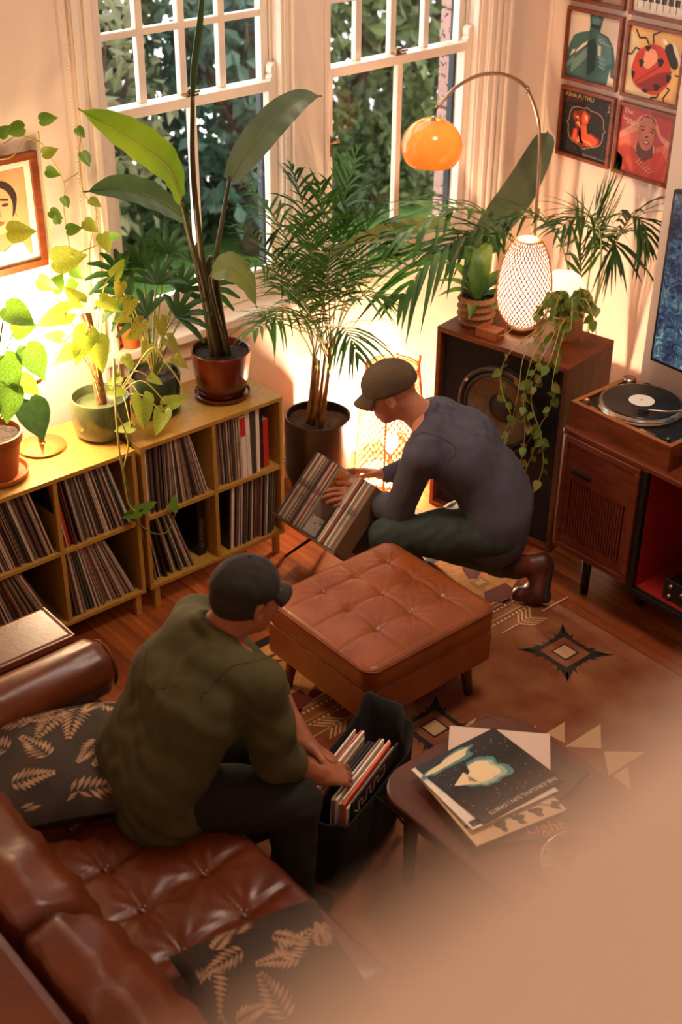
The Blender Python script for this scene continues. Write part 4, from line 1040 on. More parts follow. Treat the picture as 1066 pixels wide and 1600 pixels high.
# ornate outline
orn = [(.5, .80), (.44, .775), (.30, .775), (.20, .74), (.16, .66), (.15, .55), (.115, .50), (.15, .46), (.15, .36), (.19, .27), (.28, .22), (.40, .18), (.5, .135), (.60, .18), (.74, .22), (.83, .27), (.87, .36), (.87, .46), (.905, .50), (.87, .55), (.86, .66), (.80, .73), (.70, .76), (.58, .765), (.5, .80)]
picture('framed_cover', 'framed black cover with a fiery figure in an ornate outline, above the kentia palm', wallR(4.352, 1.306), PW, PW, FWD,
    [('print', A('120C0A')), ('stars', A('B89A78'), star_dots(60, 2)), ('figure_glow', A('8E2210'), [blob(.40, .60, .17, .15, .4, 26, .12, 1), blob(.46, .36, .10, .13, .2, 20, .1, 2), [(.22, .22), (.25, .42), (.36, .46), (.48, .30), (.62, .42), (.80, .36), (.82, .26), (.70, .22), (.5, .17)]]),
     ('figure', A('E0562A'), [blob(.47, .62, .075, .10, .2, 20, .1, 3), [(.40, .52), (.52, .52), (.54, .40), (.66, .38), (.78, .32), (.74, .24), (.55, .20), (.44, .28), (.42, .40)], [(.25, .25), (.28, .42), (.33, .42), (.36, .22)]]),
     ('figure_light', A('F4A860'), [[(.34, .22), (.42, .22), (.38, .34)], [(.45, .28), (.60, .24), (.72, .20), (.60, .27)], blob(.50, .64, .03, .04), [(.30, .52), (.42, .44), (.36, .56)], [(.26, .62), (.36, .58), (.34, .64)]]),
     ('outline', A('C89A70'), poly_line(orn, .005)), ('title', A('D8A868'), [('ASHA PUTHLI', .025, .905, .098, 1.0)]), ('subtitle', A('7A1C14'), [('DISCO MYSTIC', .025, .845, .062)]), ('small_print', A('B8A088'), [('SELECT REMIXES', .50, .035, .042), ('VOLUME 1', .84, .035, .028)]), ('corner_mark', A('B88A50'), [[(.935, .86), (.95, .86), (.95, .94), (.935, .94)], [(.925, .81), (.955, .81), (.955, .84), (.925, .84)]])])
picture('framed_cover', 'framed pale cover with a teal figure holding a crate of records', wallR(4.356, 1.667), PW, PW, FWD,
    [('print', A('E2CDB6')), ('figure', A('3E6660'), [[(.0, .40), (.03, .50), (.10, .64), (.22, .70), (.40, .75), (.41, .82), (.38, 1), (.66, 1), (.62, .82), (.61, .76), (.78, .72), (.90, .58), (.96, .36), (.97, .12), (.90, .13), (.88, .26), (.84, .0), (.0, .0)]]),
     ('figure_light', A('5C8686'), [[(.56, .74), (.75, .69), (.86, .55), (.90, .35), (.80, .30), (.60, .45), (.56, .60)], blob(.51, .93, .09, .10, 0, 16, .05)]), ('figure_dark', A('1E3A38'), [[(.34, .55), (.50, .66), (.56, .58), (.58, .20), (.44, .06), (.40, .40)], [(.41, .80), (.61, .80), (.60, .86), (.42, .86)], [(.42, .97), (.49, .97), (.49, 1), (.42, 1)], [(.55, .97), (.62, .97), (.62, 1), (.55, 1)]]),
     ('records', A('A8C8BC'), [line((.10, .08+.035*i), (.40, .36+.035*i), .004) for i in range(5)] + [line((.01, .14+.03*i), (.14, .26+.03*i), .004) for i in range(3)]), ('white_marks', A('E4D4C0'), [[(.05, .31), (.15, .40), (.15, .43), (.10, .42)], [(.16, .38), (.38, .55), (.39, .60), (.30, .54), (.18, .43)], [(.61, .42), (.67, .42), (.66, .56), (.60, .57)]]),
     ('hand', A('7A9A94'), [blob(.70, .38, .09, .035, -.2, 16, .1), blob(.72, .31, .08, .028, -.2, 16, .1), blob(.72, .25, .07, .024, -.2, 16, .1)]), ('small_print', A('DCCAB6'), [line((.60, .665), (.71, .655), .004), line((.60, .64), (.74, .62), .004), line((.64, .615), (.88, .59), .004)])])
picture('framed_cover', 'framed tan cover with a red spotted beetle, partly behind the chimney breast', wallR(3.998, 1.660), PW, PW, FWD,
    [('print', A('E0AE6A')), ('pale_ground', A('E2C49A'), [[(0, 0), (.55, 0), (.15, .8), (0, .95)]]), ('legs', A('241814'), poly_line([(.36, .78), (.30, .86), (.18, .84), (.10, .95)], .014) + poly_line([(.45, .80), (.42, .92), (.56, 1.0)], .014) + poly_line([(.22, .67), (.13, .69), (.06, .58), (.0, .58)], .013) + poly_line([(.78, .22), (.84, .20), (.74, .05), (.76, -.02)], .013) + poly_line([(.66, .12), (.62, .04), (.52, .02), (.50, -.02)], .013) + poly_line([(.90, .42), (.98, .42)], .012)),
     ('head', A('261C18'), [blob(.80, .68, .10, .20, .55, 20, .05)]), ('head_marks', A('E8D8C0'), [blob(.90, .72, .035, .20, .55, 18, .08), blob(.66, .86, .06, .03, -.6, 14, .1)]), ('body', A('CC3A22'), [blob(.46, .42, .37, .36, .9, 36, .03)]), ('shade', A('8E2014'), [[(.22, .16), (.44, .10), (.62, .14), (.78, .28), (.84, .46), (.60, .40), (.42, .28)]]),
     ('seam', A('4A100A'), [line((.20, .20), (.62, .50), .004)]), ('sheen', A('F0A078'), [blob(.42, .58, .12, .16, -.5, 20, .08)]), ('spots', A('1C120E'), [blob(.62, .56, .055, .06), blob(.27, .49, .045, .06), blob(.36, .72, .05, .04), blob(.14, .30, .03, .055), blob(.60, .19, .055, .05), blob(.80, .36, .04, .06), blob(.40, .10, .05, .025)])])
picture('framed_cover', 'framed pink cover with a portrait, hands on head, lower right of the grid', wallR(3.998, 1.303), PW, PW, FWD,
    [('print', A('B84A4A')), ('ground', A('D86A56'), [[(0, 0), (1, 0), (1, .62), (.62, .45), (.4, .72), (.0, .58)], [(0, .0), (.12, .0), (.14, .2), (.0, .28)]]), ('arms', A('D8907A'), [[(0, .58), (.22, .74), (.36, .90), (.50, .96), (.44, .80), (.36, .68), (0, .48)], [(.52, .96), (.66, .92), (.80, .70), (1, .62), (1, .50), (.80, .62), (.70, .74)]]),
     ('torso', A('C84838'), [[(.02, .36), (.16, .44), (.38, .38), (.62, .38), (.86, .46), (.98, .3), (1, 0), (.14, 0), (.12, .2)]]), ('neck', A('6A3A34'), [[(.38, .52), (.66, .52), (.70, .34), (.52, .22), (.36, .34)]]), ('face', A('B8705C'), [blob(.53, .66, .165, .25, 0, 30, .02)]), ('hairline', A('5A302C'), [line((.38, .84), (.46, .92), .01), line((.46, .92), (.60, .92), .01), line((.60, .92), (.68, .84), .01)]),
     ('features', A('3C201E'), [blob(.45, .71, .04, .012, .1, 12, .1), blob(.63, .71, .04, .012, -.1, 12, .1), line((.40, .75), (.49, .765), .008), line((.59, .765), (.68, .75), .008), blob(.54, .62, .035, .014, 0, 10, .1)]), ('lips', A('8E3A38'), [blob(.54, .535, .062, .034, 0, 16, .08)]), ('teeth', A('F0DCCC'), [blob(.54, .54, .04, .010, 0, 12, .05)]),
     ('sheen', A('F0B8A0'), [line((.4+.05*i, .18-.02*i), (.48+.05*i, .28-.03*i), .004) for i in range(6)]), ('script', A('F0D8C8'), [('The', .06, .90, .11)] + poly_line([(.05+.022*i, .83+.025*math.sin(i*2.1)-.004*i) for i in range(15)], .006) + poly_line([(.12+.02*i, .76+.015*math.sin(i*2.4)) for i in range(10)], .004)), ('earrings', A('D8C0A8'), poly_line([(.36, .52), (.34, .42), (.38, .36)], .006) + poly_line([(.70, .52), (.71, .40)], .006))])
picture('framed_cover', 'framed brown cover cut by the top of the photo, left of two', wallR(4.36, 2.026), PW, PW, FWD,
    [('print', A('5A4034')), ('curve', A('A88870'), [[(.55, .0), (1, .0), (1, .5), (.8, .12)]]), ('script', A('D8C4AC'), poly_line([(.50+.018*i, .07+.04*math.sin(i*1.9)) for i in range(10)], .007))])
bars = []; smalls = []
for i in range(8):
    x = .04+i*.12; bars += [[(x, .30), (x+.045, .30), (x+.045, 1), (x, 1)], [(x+.055, .30), (x+.07, .30), (x+.07, 1), (x+.055, 1)]]; smalls += [[(x-.01, .16), (x+.05, .16), (x+.05, .26), (x-.01, .26)], [(x+.055, .16), (x+.08, .16), (x+.08, .26), (x+.055, .26)], [(x+.02, .06), (x+.03, .06), (x+.03, .16), (x+.02, .16)]]
picture('framed_cover', 'framed white cover with a grid of black marks, cut by the top of the photo', wallR(4.0, 2.02), PW, PW, FWD, [('print', A('E4D6C6')), ('bars', A('2E241E'), bars), ('marks', A('3A2E26'), smalls)])
# portrait on the window wall
picture('framed_portrait', 'orange framed portrait with a white mount on the wall above the brass lamp', frame_matrix((1.925, YW-.0005, 1.372), (1, 0, 0), (0, 0, 1), (0, -1, 0)), .402, .44, .028,
    [('print', mat('portrait ground', 'E07A4A', .6, col2='E8A070', scale=3)), ('hair', A('2E1C16'), [blob(.60, .66, .26, .26, 0, 26, .02)]), ('neck', A('B87850'), [[(.46, .42), (.72, .42), (.78, .12), (.42, .12)]]), ('face', A('D8986A'), [blob(.58, .58, .21, .27, 0, 30, .02)]), ('brows', A('3A2018'), [line((.42, .68), (.53, .70), .012), line((.63, .70), (.74, .68), .012)]),
     ('eyes', A('4A2A20'), [blob(.48, .63, .05, .018, 0, 12, .05), blob(.69, .63, .05, .018, 0, 12, .05)]), ('nose', A('B87850'), [[(.57, .60), (.61, .60), (.63, .50), (.55, .50)]]), ('lips', A('A84A3A'), [blob(.585, .43, .065, .022, 0, 14, .05)]), ('top', A('E8DCC8'), [[(.20, 0), (.30, .20), (.45, .16), (.60, .10), (.74, .18), (.84, .22), (.96, 0)]]), ('earring', A('D8A860'), poly_line([(.81, .50), (.84, .44), (.84, .38), (.81, .34)], .008))],
    border=(.026, mat('white mount board', 'F0E4D0', .7)))

# ================================================================== RECORD RACK
rk = thing('record_rack', 'low V-shaped record rack on thin black legs beside the kneeling man', 'record rack', (3.185, 3.69, 0))
RCX, RCZ, RH = 3.185, .272, .3135/2
m_ply = mat('brown ply', '5E3A22', .5)
R45 = Matrix.Translation((RCX, 0, RCZ)) @ Matrix.Rotation(R(45), 4, 'Y')
# local axes: x' runs down-right, z' runs up-right; lower-left face is -x'..., lower-right is -z'
ry0, ry1 = 3.492, 3.905
MB().box(-RH-.013, RH+.012, ry0, ry1, -RH-.013, -RH-.001, R45).build('side_board', m_ply, rk, bevel=.002)
MB().box(RH+.001, RH+.013, ry0, ry1, -RH, RH+.0, R45).build('side_board', m_ply, rk, bevel=.002)
for fx, fy, tx, ty in ((3.04, 3.935, 3.10, 3.83), (3.33, 3.935, 3.27, 3.83), (3.05, 3.47, 3.10, 3.57), (3.32, 3.47, 3.27, 3.57)):
    MB().tube([(fx, fy, 0), (tx, ty, .118)], [.006, .0075], 8).build('leg', m_blackp, rk, smooth=True)
def rack_record(y, th, mm, label, grp=None, rot=0, dz=0, dx=0, tilt=0):
    b = MB(); b.box(-RH, RH, -th, 0, -RH, RH)
    me_key = ('rack', th, mm.name)
    if me_key not in _sl:
        me = bpy.data.meshes.new('sleeve'); me.from_pydata([tuple(p) for p in b.v], [], b.f); me.materials.append(mm); _sl[me_key] = me
    o = bpy.data.objects.new('record_sleeve', _sl[me_key]); COL.objects.link(o); o.location = (RCX+dx, y, RCZ+dz); o.rotation_euler = (tilt, R(45)+rot, 0); WL[o] = Vector(o.location)
    return tag(o, label, 'record', grp)
y = 3.893; i = 0
while y > 3.735:
    th = rr.choice([.0045, .006, .0075])
    mm = m_red if i == 19 else m_sleeve
    rack_record(y, th, mm, 'red record sleeve in the back half of the rack' if mm is m_red else 'record sleeve in the back half of the V-shaped rack', 'records, back half of the rack', rr.uniform(-.02, .02), rr.uniform(0, .004)); y -= th+.0006; i += 1
# the cover on show: silvery sleeve with orange sticker and white label
yc = y
cv = thing('record_sleeve', 'silvery record sleeve with an orange sticker and white label, on show in the rack', 'record', (RCX, yc, RCZ))
FC = Matrix.Translation((RCX, yc, RCZ)) @ Matrix.Rotation(R(45), 4, 'Y')
m_silver = mat('silvery sleeve', 'B8A898', .22, .3, col2='7A665A', scale=9, spec=.8)
MB().box(-RH, RH, -.005, 0, -RH, RH, FC).build('sleeve', m_silver, cv)
# print coordinates: up-left edge runs along -x' ; up-right along z'
MB().box(-RH+.004, -RH+.085, -.0058, -.005, RH-.16, RH-.012, FC).build('sticker', mat('orange sticker', 'C07A30', .5, col2='7A3E14', scale=70, ramp=(.55, .65)), cv)
MB().box(-RH+.012, -RH+.10, -.0058, -.005, -RH+.005, -RH+.085, FC).build('label', mat('white label', 'E4D8CA', .6, col2='8A7868', scale=80, ramp=(.6, .66)), cv)
for q in (.022, .052):
    b = MB(); b.lathe([(0, .001), (.013, .001), (.013, 0)], (0, 0, 0), 16, RX); b2 = MB(); b2.add([v+V(-RH+.10+q*1.1, -.0052, RH-.03-q*.1) for v in b.v], b.f, FC); b2.build('dot', m_red, cv)
y = 3.622; i = 0
while y > 3.522:
    th = rr.choice([.004, .005, .0065]); mm = {5: m_red, 2: m_white, 9: m_white}.get(i, m_sleeve)
    lb = {5: 'red record sleeve in the front half of the rack', 2: 'white record sleeve near the left hand in the rack', 9: 'white record sleeve near the front of the rack'}.get(i, 'record sleeve in the front half of the V-shaped rack')
    rack_record(y, th, mm, lb, 'records, front half of the rack', rr.uniform(-.012, .012), rr.uniform(0, .003)); y -= th+.0008; i += 1
fr_ = thing('record_sleeve', 'tan record sleeve with black blocks, front-most in the rack', 'record', (RCX, y, RCZ)); FC = Matrix.Translation((RCX, y, RCZ)) @ Matrix.Rotation(R(45), 4, 'Y')
MB().box(-RH, RH, -.006, 0, -RH, RH, FC).build('sleeve', mat('kraft sleeve', '7A5A40', .6), fr_)
MB().box(-.06, .02, -.0066, -.006, -.12, .02, FC).build('print_block', m_black, fr_); MB().box(-.06, .02, -.0066, -.006, .04, .12, FC).build('print_block', m_black, fr_)

# ================================================================== BAG OF RECORDS
m_bag = mat('black canvas', '0E0C0A', .9, col2='1C1713', scale=6, bump=.3, bscale=40)
be = V(.932, .362, 0); bp = V(.362, -.932, 0); BC = V(2.135, 2.432, RUGZ+.003)
bag = thing('tote_bag', 'slouchy black canvas bag full of records on the rug, between man and table', 'bag', BC)
def bagring(z, hx, hy, wob, seed, n=56):
    out = []
    for i in range(n):
        a = 2*math.pi*i/n; c, s = math.cos(a), math.sin(a); ex = .45
        x = hx*math.copysign(abs(c)**ex, c); yv = hy*math.copysign(abs(s)**ex, s)
        k = 1+wob*(math.sin(5*a+seed)+.6*math.sin(9*a+2*seed))
        out.append(BC + be*(x*k) + bp*(yv*k) + V(0, 0, z + wob*.12*math.sin(4*a+seed*2)))
    return out
def slump(rg_, k):                                       # the right end of the cloth stands up and folds over
    out = []
    for p in rg_:
        u = max(0, ((p-BC).dot(be)-.10)/.15); q = (p-BC).dot(bp); out.append(p + V(0, 0, .085*k*min(1, u)) + be*(.045*k*u*u) + bp*(.02*k*math.sin(u*5)))
    return out
rings = [bagring(0, .20, .085, .01, 0), bagring(.02, .225, .10, .02, .3), bagring(.12, .235, .112, .035, 1.0), slump(bagring(.22, .24, .115, .05, 1.8), .4), slump(bagring(.30, .245, .112, .045, 2.6), .9), slump(bagring(.325, .25, .116, .05, 2.9), 1), slump(bagring(.318, .235, .105, .045, 2.8), 1), bagring(.2, .22, .10, .03, 1.8), bagring(.03, .2, .085, .01, .5)]
b = MB(); n = 56
b.add([p for r_ in rings for p in r_], [(i*n+j, i*n+(j+1) % n, (i+1)*n+(j+1) % n, (i+1)*n+j) for i in range(len(rings)-1) for j in range(n)] + [tuple(range(n-1, -1, -1)), tuple((len(rings)-1)*n+j for j in range(n))])
b.build('body', m_bag, bag, smooth=True, subsurf=1)
hp = spline([BC-be*.05+bp*.118+V(0, 0, .30), BC+be*.0+bp*.14+V(0, 0, .22), BC+be*.06+bp*.138+V(0, 0, .14), BC+be*.12+bp*.135+V(0, 0, .05)], 6)
MB().tube(hp, .014, 8, flat=.25).build('handle', m_bag, bag, smooth=True)
MB().box(-.02, .05, -.001, .001, .16, .22, frame_matrix(BC+bp*.128+be*.06, be, bp, (0, 0, 1))).build('tag', mat('faded print', '4A3428', .8), bag)
Lc = [m_white, m_cream, m_red, m_cream, m_sleeve, m_black, m_black, m_white, m_sleeve, m_cream, m_sleeve, m_white, m_orange, m_cream]
off = -.062
for i, mm in enumerate(Lc):
    th = [.005, .006, .004, .007, .006, .008, .008, .008, .005, .006, .006, .005, .008, .006][i]
    t_top = .395 - .018*(i % 3 == 1) - (.03 if mm is m_black else 0); c = BC - be*.035 + bp*(off)
    F_ = Matrix.Translation((c.x, c.y, t_top-.3135)) @ Matrix.Rotation(math.atan2(be.y, be.x), 4, 'Z') @ Matrix.Rotation(R(-1.5+.8*(i % 4)), 4, 'Y') @ Matrix.Rotation(R(2), 4, 'X')
    b = MB(); b.box(-RH, RH, -th/2, th/2, 0, .3135, F_); nmz = {0: 'white', 1: 'cream', 2: 'red', 12: 'orange red'}
    b.build('record_sleeve', mm, origin=(c.x, c.y, t_top-.3135), label={2: 'red edged record sleeve in the black bag, under the hand', 12: 'orange record sleeve near the right end of the black bag', 7: 'thick white record sleeve held in the middle of the black bag', 0: 'white record sleeve at the left end of the black bag'}.get(i, 'record sleeve standing in the black bag'), cat='record', group='records in the black bag')
    off += th+.003+(.008 if i in (4, 6) else 0)
lastF = Matrix.Translation(BC - be*.035 + bp*(off+.004) + V(0, 0, .075)) @ Matrix.Rotation(math.atan2(be.y, be.x), 4, 'Z') @ Matrix.Rotation(R(2), 4, 'X')
t = thing('record_sleeve', 'dark record sleeve with pale outlined lettering at the right end of the bag', 'record', BC - be*.035 + bp*(off+.004) + V(0, 0, .075))
MB().box(-RH, RH, -.003, .003, 0, .3135, lastF).build('sleeve', m_black, t)
b = MB(); zz = [(-.14, .27), (-.11, .245), (-.11, .285), (-.09, .285), (-.09, .255), (-.06, .255), (-.06, .29), (-.035, .29), (-.035, .255), (-.01, .255), (-.01, .29), (.015, .29), (.015, .26), (.06, .26), (.06, .30), (.03, .30)]
for p_, q_ in zip(zz, zz[1:]):
    l = line(p_, q_, .0018); b.add([(x, -.0036, z) for x, z in l], [(0, 1, 2, 3)], lastF)
b.build('lettering', m_cream, t)

# ================================================================== LAMPS
def bulb(t, c, r, strength, col, name='bulb'):
    m = bpy.data.materials.new('lit bulb'); m.use_nodes = True; n = m.node_tree.nodes; n.clear()
    e = n.new('ShaderNodeEmission'); e.inputs[0].default_value = (*col, 1); e.inputs[1].default_value = strength; o = n.new('ShaderNodeOutputMaterial'); m.node_tree.links.new(e.outputs[0], o.inputs[0])
    b = MB(); b.lathe([(0, -r*1.25), (r*.45, -r*1.1), (r*.9, -r*.45), (r, .1*r), (r*.75, r*.7), (r*.3, r*.97), (0, r)], c, 16); return b.build(name, m, t, smooth=True)
WARM = (1.0, .66, .41)
m_bamboo = mat('bamboo strip', 'D08A50', .5, transl=.35)
def weave(t, c, prof, n, turns, w_=.0028, steps=26, mm=None, name='shade'):
    """two sets of crossing helical strips on a surface of revolution; prof(u)->(r,z)"""
    b = MB()
    for dr in (1, -1):
        for i in range(n):
            vs = []
            for k in range(steps+1):
                u = k/steps; r, z = prof(u); r += .0008*dr; a = 2*math.pi*i/n + dr*turns*2*math.pi*u
                p = Vector((c[0]+r*math.cos(a), c[1]+r*math.sin(a), c[2]+z)); rad = Vector((math.cos(a), math.sin(a), 0)); tg = Vector((-math.sin(a), math.cos(a), 0))
                vs.append((p, rad, tg))
            pts = [v[0] for v in vs]; ring = []
            for k, (p, rad, tg) in enumerate(vs):
                d = (pts[min(k+1, steps)]-pts[max(k-1, 0)]).normalized(); s_ = d.cross(rad).normalized()
                ring += [p+s_*w_+rad*.0006, p-s_*w_+rad*.0006, p-s_*w_-rad*.0006, p+s_*w_-rad*.0006]
            b.add(ring, [(k*4+j, k*4+(j+1) % 4, (k+1)*4+(j+1) % 4, (k+1)*4+j) for k in range(steps) for j in range(4)])
    return b.build(name, mm or m_bamboo, t)
# floor lantern
fl = thing('floor_lantern', 'tall glowing woven bamboo floor lantern in the corner behind the kneeling man', 'lamp', (3.86, 4.16, 0))
LP_ = lambda u: (.168-.05*u**1.5, .02+.57*u)
weave(fl, (3.86, 4.16, 0), LP_, 34, .42, .003, 26, mat('dark bamboo strip', 'B87038', .5, transl=.25))
m_glow_shell = mat('added glow shell', 'FFF2E2', .8, emit='FFDCB4', estr=2.2)  # added glowing shell inside the weave, stands in for the bulb's white glare
def glow_shell(t, c, prof, k=.955, n=36): MB().lathe([(prof(u/20)[0]*k, prof(u/20)[1]) for u in range(21)], c, n).build('glow_shell', m_glow_shell, t, smooth=True)
for k in range(4):
    a = R(38+90*k); b = MB().tube([(3.86+.172*math.cos(a), 4.16+.172*math.sin(a), 0), (3.86+.155*math.cos(a), 4.16+.155*math.sin(a), .3), (3.86+.122*math.cos(a), 4.16+.122*math.sin(a), .60)], .006, 8).build('post', mat('bamboo post', 'C8945A', .5), fl, smooth=True)
for z, r in ((.02, .17), (.59, .12), (.575, .122)): MB().tube([(3.86+r*math.cos(a), 4.16+r*math.sin(a), z) for a in [2*math.pi*i/40 for i in range(41)]], .0045, 6, cap=False).build('hoop', m_bamboo, fl, smooth=True)
for s in (1, -1):
    d = V(.76, -.65, 0)*s*.115
    MB().tube(bez(V(3.86, 4.16, .585)+d+V(.03, .035, 0), V(3.86, 4.16, .70)+d*1.15, V(3.86, 4.16, .585)+d-V(.03, .035, 0), n=12), .0055, 6).build('handle', m_bamboo, fl, smooth=True)
MB().lathe([(0, .012), (.14, .012), (.14, 0), (0, 0)], (3.86, 4.16, .012), 24).build('base', mat('bamboo post', 'C8945A', .5), fl)
MB().tube([(3.86, 4.16, .02), (3.86, 4.16, .14)], .014, 10).build('socket', m_blackp, fl)
bulb(fl, (3.86, 4.16, .19), .035, 3000, WARM)
# woven lamp on the speaker
wl = thing('table_lantern', 'glowing egg-shaped woven lamp standing on the loudspeaker', 'lamp', (4.085, 3.60, .90))
def egg(u):
    z = .035+.375*u; q = (u-.36); r = .118*math.sqrt(max(.02, 1-(q/.72)**2)) if q > 0 else .118*math.sqrt(max(.02, 1-(q/.42)**2)); return (r, z)
weave(wl, (4.085, 3.60, .90), egg, 36, .34, .0021, 30, mat('dark bamboo strip', 'B87038', .5, transl=.25)); glow_shell(wl, (4.085, 3.60, .90), egg, .95)
rt, zt = egg(1); MB().lathe([(rt, -.003), (rt+.003, 0), (rt-.002, .003), (rt-.012, .002)], (4.085, 3.60, .90+zt), 32).build('top_hoop', m_bamboo, wl)
MB().lathe([(0, .03), (.05, .03), (.056, .02), (.052, 0), (0, 0)], (4.085, 3.60, .9005), 24).build('base', mat('turned wood', '6A4A2C', .4), wl, auto=40)
# small faceted lamp behind the vine
hl = thing('facet_lamp', 'small white faceted lamp glowing behind the trailing vine', 'lamp', (4.29, 3.56, .90))
m_shade = mat('lit white paper shade', 'F0DEC8', .6, emit='FFD8B0', estr=.9)
def hexring(r, z, sq=1): return [V(4.29+r*math.cos(R(60*i+10)), 3.56+sq*r*math.sin(R(60*i+10)), z) for i in range(6)]
rg_ = [hexring(.05, .9), hexring(.098, 1.05), hexring(.096, 1.07), hexring(.070, 1.115)]
b = MB(); b.add([p for r_ in rg_ for p in r_], [(i*6+j, i*6+(j+1) % 6, (i+1)*6+(j+1) % 6, (i+1)*6+j) for i in range(3) for j in range(6)] + [tuple(18+j for j in range(6)), (5, 4, 3, 2, 1, 0)]); b.build('shade', m_shade, hl)
# brass lamp on the bookcase
bl = thing('brass_lamp', 'brass table lamp with a glowing white globe on the bookcase', 'lamp', (2.085, 4.215, .763))
m_brass2 = mat('polished brass', 'C9A05A', .18, 1.0)
MB().lathe([(0, .026), (.012, .026), (.016, .022), (.078, .014), (.092, .010), (.094, .004), (.090, 0), (0, 0)], (2.085, 4.215, .763), 40).build('base', m_brass2, bl, smooth=False, auto=30)
MB().lathe([(.012, .026), (.012, .06), (.0085, .062), (.0085, .29)], (2.085, 4.215, .763), 16).build('pole', m_brass2, bl, auto=30)
MB().lathe([(0, 0), (.03, 0), (.034, .02), (.02, .035)], (2.085, 4.215, 1.045), 20).build('collar', m_brass2, bl, auto=30)
m_opal = mat('lit opal glass', 'FFF0D8', .3, emit=(1, .71, .42), estr=78)
MB().lathe([(.03, .0), (.07, .02), (.098, .06), (.105, .105), (.095, .15), (.065, .19), (.03, .205)], (2.085, 4.215, 1.065), 32).build('globe', m_opal, bl, smooth=True)
# arc lamp with orange shade
al = thing('arc_lamp', 'arched chrome floor lamp with an orange glass dome in front of the window', 'lamp', (4.81, 4.2, 0))
pth = spline([(4.83, 4.2, .02), (4.83, 4.2, .6), AT(836, 360, 4.2), AT(843, 250, 4.2), AT(841, 190, 4.2), AT(824, 140, 4.2), AT(800, 121, 4.2), AT(775, 115, 4.2), AT(745, 119, 4.2), AT(712, 137, 4.2), AT(682, 169, 4.2)], 6)
MB().tube(pth, .0085, 10).build('stem', m_steel, al, smooth=True)
MB().lathe([(0, .02), (.13, .02), (.14, .014), (.14, 0), (0, 0)], (4.83, 4.2, 0), 32).build('base', m_steel, al, auto=30)
jp = AT(824, 140, 4.2); MB().tube([jp+V(.004, 0, -.012), jp+V(-.006, 0, .012)], .0125, 12).build('joint', m_steel, al, smooth=True)
jp = AT(840, 330, 4.2); MB().tube([jp+V(0, 0, -.012), jp+V(0, 0, .012)], .0125, 12).build('joint', m_steel, al, smooth=True)
sc_ = AT(675, 229, 4.2); top_ = AT(677, 182, 4.2)
MB().lathe([(.006, .13), (.012, .118), (.02, .098), (.034, .086), (.042, .082)], sc_, 24).build('cap', m_steel, al, smooth=True)
MB().tube([pth[-1], sc_+V(0, 0, .135)], .003, 6).build('cord', m_blackp, al)
rs_ = .133
dome = [(rs_*math.sin(a), rs_*math.cos(a)*.93) for a in [R(15+ i*(112)/22) for i in range(23)]]
dome_in = [(r*.97, z*.97-.001) for r, z in reversed(dome)]
m_oglass = mat('orange glass', 'FFC266', .12, transl=.4, coat=.6, spec=.6)
MB().lathe(dome+dome_in, sc_, 48).build('shade', m_oglass, al, smooth=True)
bulb(al, tuple(sc_+V(0, 0, .03)), .03, 30, (1, .82, .58))
# little wooden box on the speaker
Fb = frame_matrix((0, 0, 0), sx_, sy_, (0, 0, 1)); pb_ = SPK @ V(.185, .02, .9)
b = MB(); b.box(0, .105, 0, .07, 0, .042, frame_matrix(pb_, sx_, sy_, (0, 0, 1))); b.build('wooden_box', mat('light teak', 'A05A2C', .45), bevel=.004, label='small reddish wooden box on the front edge of the loudspeaker', cat='box')
# ================================================================== PLANTS
m_soil = mat('potting soil', '1E130D', .95, col2='3A2A20', scale=60, bump=.8, bscale=70)
g_dark = mat('palm leaf green', '2F5A1E', .45, col2='1E4214', scale=6, transl=.3)
g_mid = mat('areca leaf green', '4E7E30', .45, col2='36621E', scale=6, transl=.3)
g_strel = mat('strelitzia leaf', '3C5A2C', .4, col2='2C4A22', scale=5, stretch=(1, 1, 1), transl=.22)
g_grey = mat('strelitzia grey leaf', '6A7A5C', .4, col2='52664A', scale=5, transl=.15)
g_lime = mat('strelitzia young leaf', '7A9A1C', .45, col2='5E8416', scale=4, transl=.55)
g_olive = mat('strelitzia olive leaf', '7E8A4A', .45, col2='66743A', scale=4, transl=.3)
g_syn = mat('syngonium leaf', '9AA83A', .5, col2='7C9028', scale=20, transl=.5)
g_pothos = mat('pothos leaf', '4E7E22', .4, col2='78A034', scale=26, transl=.35)
g_vine = mat('vine leaf', '5A7A2A', .45, col2='7E9440', scale=30, transl=.35)
g_stem = mat('green stem', '6A7A34', .5); g_cane = mat('palm cane', '8A6A3A', .6, col2='5A4020', scale=20); g_pale = mat('pale vine stem', 'B8A85A', .5)
g_drac = mat('striped leaf', '4A7426', .4, col2='86A24A', scale=9, ramp=(.45, .65), transl=.25)

def pot(name, label, c, prof, mm, soil_r, soil_z, group=None, saucer=None, n=40, cat='plant'):
    t = thing(name, label, cat, c, group)
    MB().lathe(prof, c, n).build('pot', mm, t, auto=35)
    b = MB(); rg = random.Random(len(label))
    def sp(u, v): a = 2*math.pi*u; r = soil_r*v; return Vector((c[0]+r*math.cos(a), c[1]+r*math.sin(a), c[2]+soil_z+.006*math.sin(a*3+v*9)*v+rg.uniform(-.002, .002)))
    b.grid(25, 8, sp); b.build('soil', m_soil, t, smooth=True)
    if saucer: MB().lathe(saucer, c, n).build('saucer', mm, t, auto=35)
    return t

